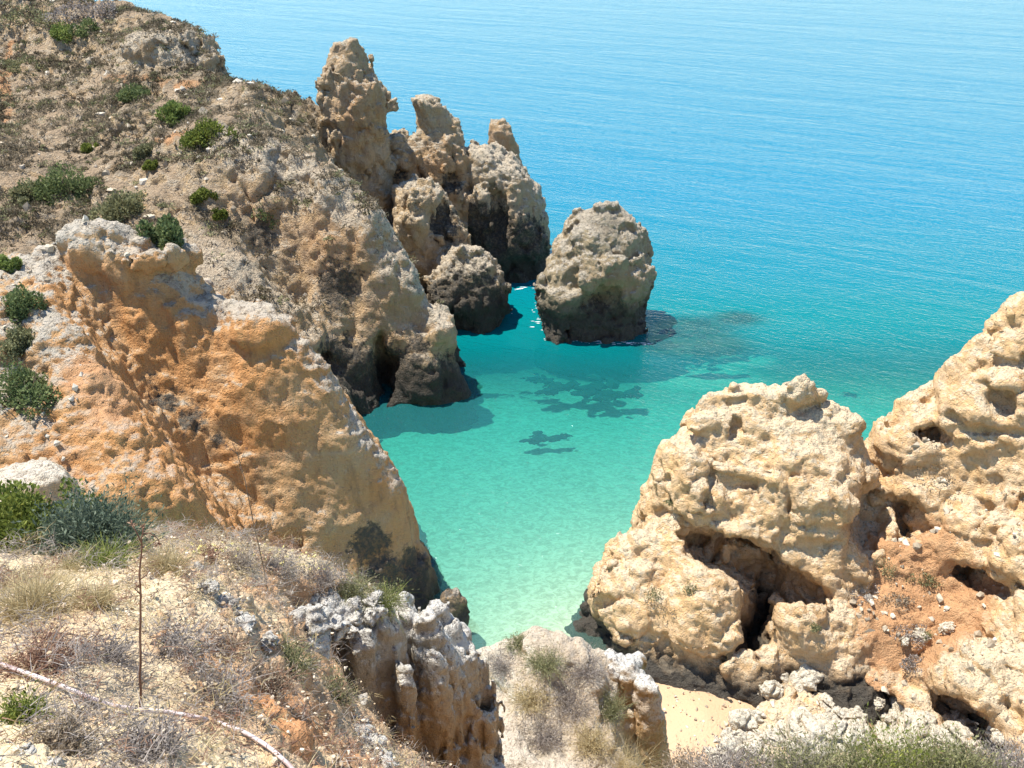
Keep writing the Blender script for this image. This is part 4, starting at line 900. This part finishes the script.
# hose and twig on the ground
def groundline(pts, lift, sub=6):
    L = []
    for a, b in zip(pts[:-1], pts[1:]):
        for s_ in range(sub):
            q_ = np.array(a) + (np.array(b) - np.array(a)) * s_ / sub; p, n, o = cast(*q_)
            if p is not None: L.append(p + np.array([0, 0, lift]))
    L = np.array(L)
    for _ in range(3): L[1:-1] = (L[:-2] + 2 * L[1:-1] + L[2:]) / 4
    return L
t = NT('faded_hose'); pos = t.n('NewGeometry').outputs['Position']
c = t.mix(t.ramp(t.noise(pos, 14), .45, .65), (.62, .52, .50), (.40, .30, .29)); b = t.n('BsdfPrincipled', {'Base Color': c, 'Roughness': .6}); t.set(t.out.inputs[0], b.outputs[0])
HP = [(-30,660),(5,670),(60,690),(110,711),(140,715),(175,718),(215,726),(245,737),(270,752),(292,772),(310,800)]
L = groundline(HP, .035); v, f = tube(L, .0105, .0105, 8); tag(mk('hose', v, f, t.m), 'faded pinkish white hose snaking across the dry near slope', 'hose')
L = groundline([(-10,638),(30,634),(70,637),(105,642),(125,641)], .02); ob = tubes('twig', [(L, .005, .003)], MAT['wood']); tag(ob, 'thin dark twig lying on the ground at the left above the hose', 'twig')
def stalk(base, pts, r0, r1, mat, label, side, heads):
    p, n, o = cast(*base); t_ = root('dead_stalk', p - np.array([0, 0, .02]), label, 'stalk')
    L = [np.zeros(3)] + [P(x, y, p[1] + dy) - p for (x, y, dy) in pts]
    fine = []
    for a, b in zip(L[:-1], L[1:]):
        for k in range(4): fine.append(a + (b - a) * k / 4 + RNG.normal(size=3) * .0015)
    fine.append(L[-1]); tubes('stem', [(fine, r0, r1)], mat, t_, 7)
    for a in side: tubes('side_shoot', [([P(x, y, p[1] + dy) - p for (x, y, dy) in a], r1 * 1.2, r1 * .5)], mat, t_)
    for (x, y) in heads:
        c = P(x, y, p[1]) - p; k = 14; u = RNG.normal(size=(k, 3)); u /= np.linalg.norm(u, axis=1, keepdims=True)
        leafobj('seed_head', leaf_mesh(c + u * .016 * RNG.random((k, 1)), u, .02, .007, RNG.random(k)), MAT['reddry'], t_)
    return t_
stalk((140,713), [(139,660,0),(140,600,0),(139,575,0),(141,545,.02),(142,524,.03)], .0062, .003, MAT['reddry'], 'tall upright dead brown stalk standing beside the hose',
   [[(139,576,0),(146,571,.02),(150,564,.03)],[(141,540,.02),(136,529,.02),(131,521,.02)],[(142,530,.03),(149,529,.03),(156,534,.04),(160,541,.04)],[(139,590,0),(133,584,-.02)]], [(142,523),(131,520),(158,540),(136,583)])
stalk((268,592), [(262,560,.1),(254,525,.15),(245,480,.2),(237,452,.25),(233,443,.25)], .006, .0025, MAT['dry'], 'leaning pale dead flower stalk on the rim in front of the orange cliff',
   [[(240,462,.22),(243,452,.22),(246,446,.22)],[(237,452,.25),(230,447,.25),(226,443,.25)],[(250,505,.17),(257,499,.17)]], [(233,442),(240,440),(226,443),(246,446),(237,447),(240,466),(231,447)])
# pale yellow flowers along the rim
hd = []; st_ = []
for k in range(70):
    x = random.uniform(185, 335); y = random.uniform(552, 572) + max(0, x - 250) * .12; p, n, o = cast(x, y)
    if p is None or p[1] > 12: continue
    h_ = random.uniform(.08, .16); hd.append(p + np.array([0, 0, h_])); st_.append(p)
hd = np.array(hd); st_ = np.array(st_); k = np.repeat(np.arange(len(hd)), 8); u = hemi(len(k), .0)
t = NT('pale_petals'); b = t.n('BsdfPrincipled', {'Base Color': (.75, .68, .32), 'Roughness': .8}); t.set(t.out.inputs[0], b.outputs[0])
fl = tag(leafobj('flowers', leaf_mesh(hd[k] + u * .008, u, .022, .012, RNG.random(len(k))), t.m), kind='stuff')
log('done details')

# ------------------------------------------------------------------ loose rocks
def lump(name, r, mat, seed, vox, flat=.75, attrs=None, rel=1.0):
    vol = Vol((-r * 1.5,) * 3, (r * 1.5,) * 3, vox)
    sl_, f = vol.ell(np.zeros(3), (r, r * .8, r * flat)); vol.f[sl_] = np.minimum(vol.f[sl_], f)
    vol.rough([('n', r * .9, r * .35 * rel, 701 + seed), ('c', r * 1.1, r * .25 * rel, 711 + seed), ('b', r * .6, r * .14 * rel, 721 + seed)], r)
    v, q = biggest(*vol.nets()); n = vnormals(v, q); v = v + n * layers(v, [('p', r * .35, r * .05, 731 + seed), ('r', r * .3, r * .05, 741 + seed)])[:, None]
    o = mk(name, v, q, mat)
    for k_, val in (attrs or {}).items(): fattr(o, k_, np.full(len(v), val))
    return o
def place(o, px, py, wpx, label, cat, group=None, sink=.3, rz=0., sq=(1, 1, 1), baser=1.0):
    p, n, ob = cast(px, py)
    if p is None: log('no ground', px, py); return
    m = (p - CAM) @ CF / FOC; sc = wpx * m / baser; o.location = p + np.array([0, 0, -sink * sc * baser * .3]); o.scale = (sc * sq[0], sc * sq[1], sc * sq[2]); o.rotation_euler = (0, 0, rz); tag(o, label, cat, group)
proto = [lump('boulder', 1.0, MAT['rubble'], k, .055, attrs={'crust': .5}) for k in range(4)]
first = [True] * 4
def boulder(px, py, wpx, label, group, **kw):
    k = random.randrange(4); o = proto[k]
    if not first[k]: o = o.copy(); COL.objects.link(o)
    first[k] = False; place(o, px, py, wpx, label, 'boulder', group, rz=random.uniform(0, 6.28), sq=(random.uniform(.8, 1.2), random.uniform(.8, 1.2), random.uniform(.7, 1.1)), **kw)
random.seed(5)
for k in range(70):
    x = random.uniform(715, 1005); y = 752 - abs(random.gauss(0, 1)) * 20 - (x > 820) * 4 - max(0, 740 - x) * -.3
    boulder(x, y, random.choice([6, 8, 9, 12, 15, 20, 24]), 'pale boulder in the rubble between the beach and the right cliff', 'pale boulders behind the beach')
for (x, y, w_, lab) in [(921,635,9,'white block of stone lying on the red earth slope'),(946,628,8,'pale block of stone on the upper right of the red slope'),(905,640,7,'small pale block beside the white one on the red slope'),(770,690,18,'dark edged boulder by the beach under the big rock'),(575,612,0,''),]:
    if w_: boulder(x, y, w_, lab, None)
t = NT('weedy_reef'); pos = t.n('NewGeometry').outputs['Position']
c = t.mix(t.ramp(t.noise(pos, 1.6, 5, .7), .4, .62), (.018, .028, .02), (.075, .07, .045)); b = t.n('BsdfPrincipled', {'Base Color': c, 'Roughness': .9}); t.set(t.out.inputs[0], b.outputs[0])
MAT['reef'] = t.m
reefp = [lump('submerged_rock', 1.0, t.m, 50 + k, .08, flat=.45, rel=1.7) for k in range(3)]
for k, (x, y, r, q_, rz, lab) in enumerate([(592,388,1.9,.62,.1,'largest dark weedy reef under the water below the sea stack'),(556,384,1.25,.6,.5,'dark weedy reef joining the left side of the largest one under the water'),(612,396,1.1,.55,-.3,'small dark reef at the right end of the largest one under the water'),
      (534,379,.8,.6,0,'small dark reef farthest left in the row below the sea stack'),(541,436,1.0,.5,.2,'faint dark reef alone in the pale middle of the cove'),(566,437,.5,.6,0,'tiny dark reef beside the lone one in the pale middle of the cove'),
      (690,327,2.2,.6,.4,'dark reef under the water at the right foot of the sea stack'),(712,345,1.7,.5,.1,'dark reef under the water a little right of the stack and nearer'),(668,345,1.3,.55,-.2,'dark reef just in front of the right foot of the sea stack'),(738,318,1.4,.55,.3,'small dark reef farthest right of the sea stack')]):
    o = reefp[k % 3]
    if k >= 3: o = o.copy(); COL.objects.link(o)
    p = W(x, y, -.6); o.location = (p[0], p[1], -.5 - .42 * r * .45); o.scale = (r * 1.15, r * q_ * 1.3, r * .45); o.rotation_euler = (0, 0, rz); tag(o, lab, 'reef', 'weedy reefs under the water')
nearp = [lump('white_rock', 1.0, MAT['near'], 20 + k, .06, flat=.8, attrs={'crust': 1.0}, rel=1.3) for k in range(4)]
for k, (x, y, w_, lab) in enumerate([(308,640,40,'grey white knob of rock right of the olive bush'),(205,588,14,'white rock at the head of the pale stony ridge'),(222,605,16,'white rock in the middle of the pale stony ridge'),(243,624,17,'white rock at the lower end of the pale stony ridge'),
      (264,640,14,'small white rock beside the knob of grey rock'),(24,752,11,'white stone in the lower left corner'),(52,764,10,'white stone at the bottom edge on the left'),(330,612,30,'broad grey white rock just inside the fluted face, above the grey knob'),(357,735,22,'dark crusted rock under the fluted face'),(375,752,18,'white topped rock low under the fluted face'),(385,766,18,'white rock at the bottom under the fluted face'),
      (197,566,8,'small white stone by the straw tuft'),(355,618,20,'white crusted rock on top of the fluted face'),(340,632,16,'white rock at the inner edge of the fluted face'),(372,608,16,'pale knob at the outer top of the fluted face')]):
    o = nearp[k % 4]
    if k >= 4: o = o.copy(); COL.objects.link(o)
    place(o, x, y, w_, lab, 'rock', None, rz=random.uniform(0, 6.28), sq=(1, 1, random.uniform(.6, 1.0)))
# ------------------------------------------------------------------ bushes along the bottom right
for a in [(735,795,46,44,'grey','grey bush at the bottom beside the golden grass','grey'),(790,792,50,48,'grey','grey bush at the bottom left of the green one','olive'),(850,792,56,50,'olive','sage bush at the bottom under the rubble','olive'),(905,790,60,54,'olive','largest green bush at the bottom right','lime'),(960,790,48,52,'olive','sage green bush at the bottom right of the largest one','olive'),(1010,790,40,50,'grey','grey bush in the bottom right corner','grey'),(690,792,36,36,'dry','dry bush at the bottom right of the golden grass','dry')]:
    twiggy('bush', *a[:4], MAT[a[4]], a[5], 'bushes along the bottom edge', n=1100, wd=.007, lo=.1, leafn=4200, lmat=MAT[a[6]], leaf=.05, bend=.3)

# ------------------------------------------------------------------ flecks of foam where the swell meets the rock, pebbles on the sand
def foam(lines):
    V = []; F = []
    for (a, b, n, sp) in lines:
        for k in range(n):
            s_ = random.random(); c = W(a[0] + (b[0] - a[0]) * s_ + random.gauss(0, sp), a[1] + (b[1] - a[1]) * s_ + abs(random.gauss(0, sp * .35)), .02)
            L_ = random.uniform(.05, .32); B_ = random.uniform(.02, .07); o = len(V); m = 9
            for j in range(m):
                q_ = j / m * 6.283; r = random.uniform(.5, 1); V.append((c[0] + L_ * r * math.cos(q_), c[1] + B_ * r * math.sin(q_), c[2]))
            F.append(tuple(range(o, o + m)))
    return V, F
V, F = foam([((548,338),(650,343),70,4),((480,322),(505,312),18,4),((535,300),(540,330),14,3),((505,290),(540,285),14,5)])
t = NT('sea_foam'); b = t.n('BsdfPrincipled', {'Base Color': (.8, .84, .84), 'Roughness': .8}); t.set(t.out.inputs[0], b.outputs[0])
tag(mk('foam', V, F, t.m, smooth=False), kind='stuff')
bch = bpy.data.objects['beach']
p_, n_ = surf_points(bch, 500, lambda c, n: (c[:, 2] > .12).astype(f32)); stones('pebbles', p_, .015, .09, MAT['stone'])
log('built')
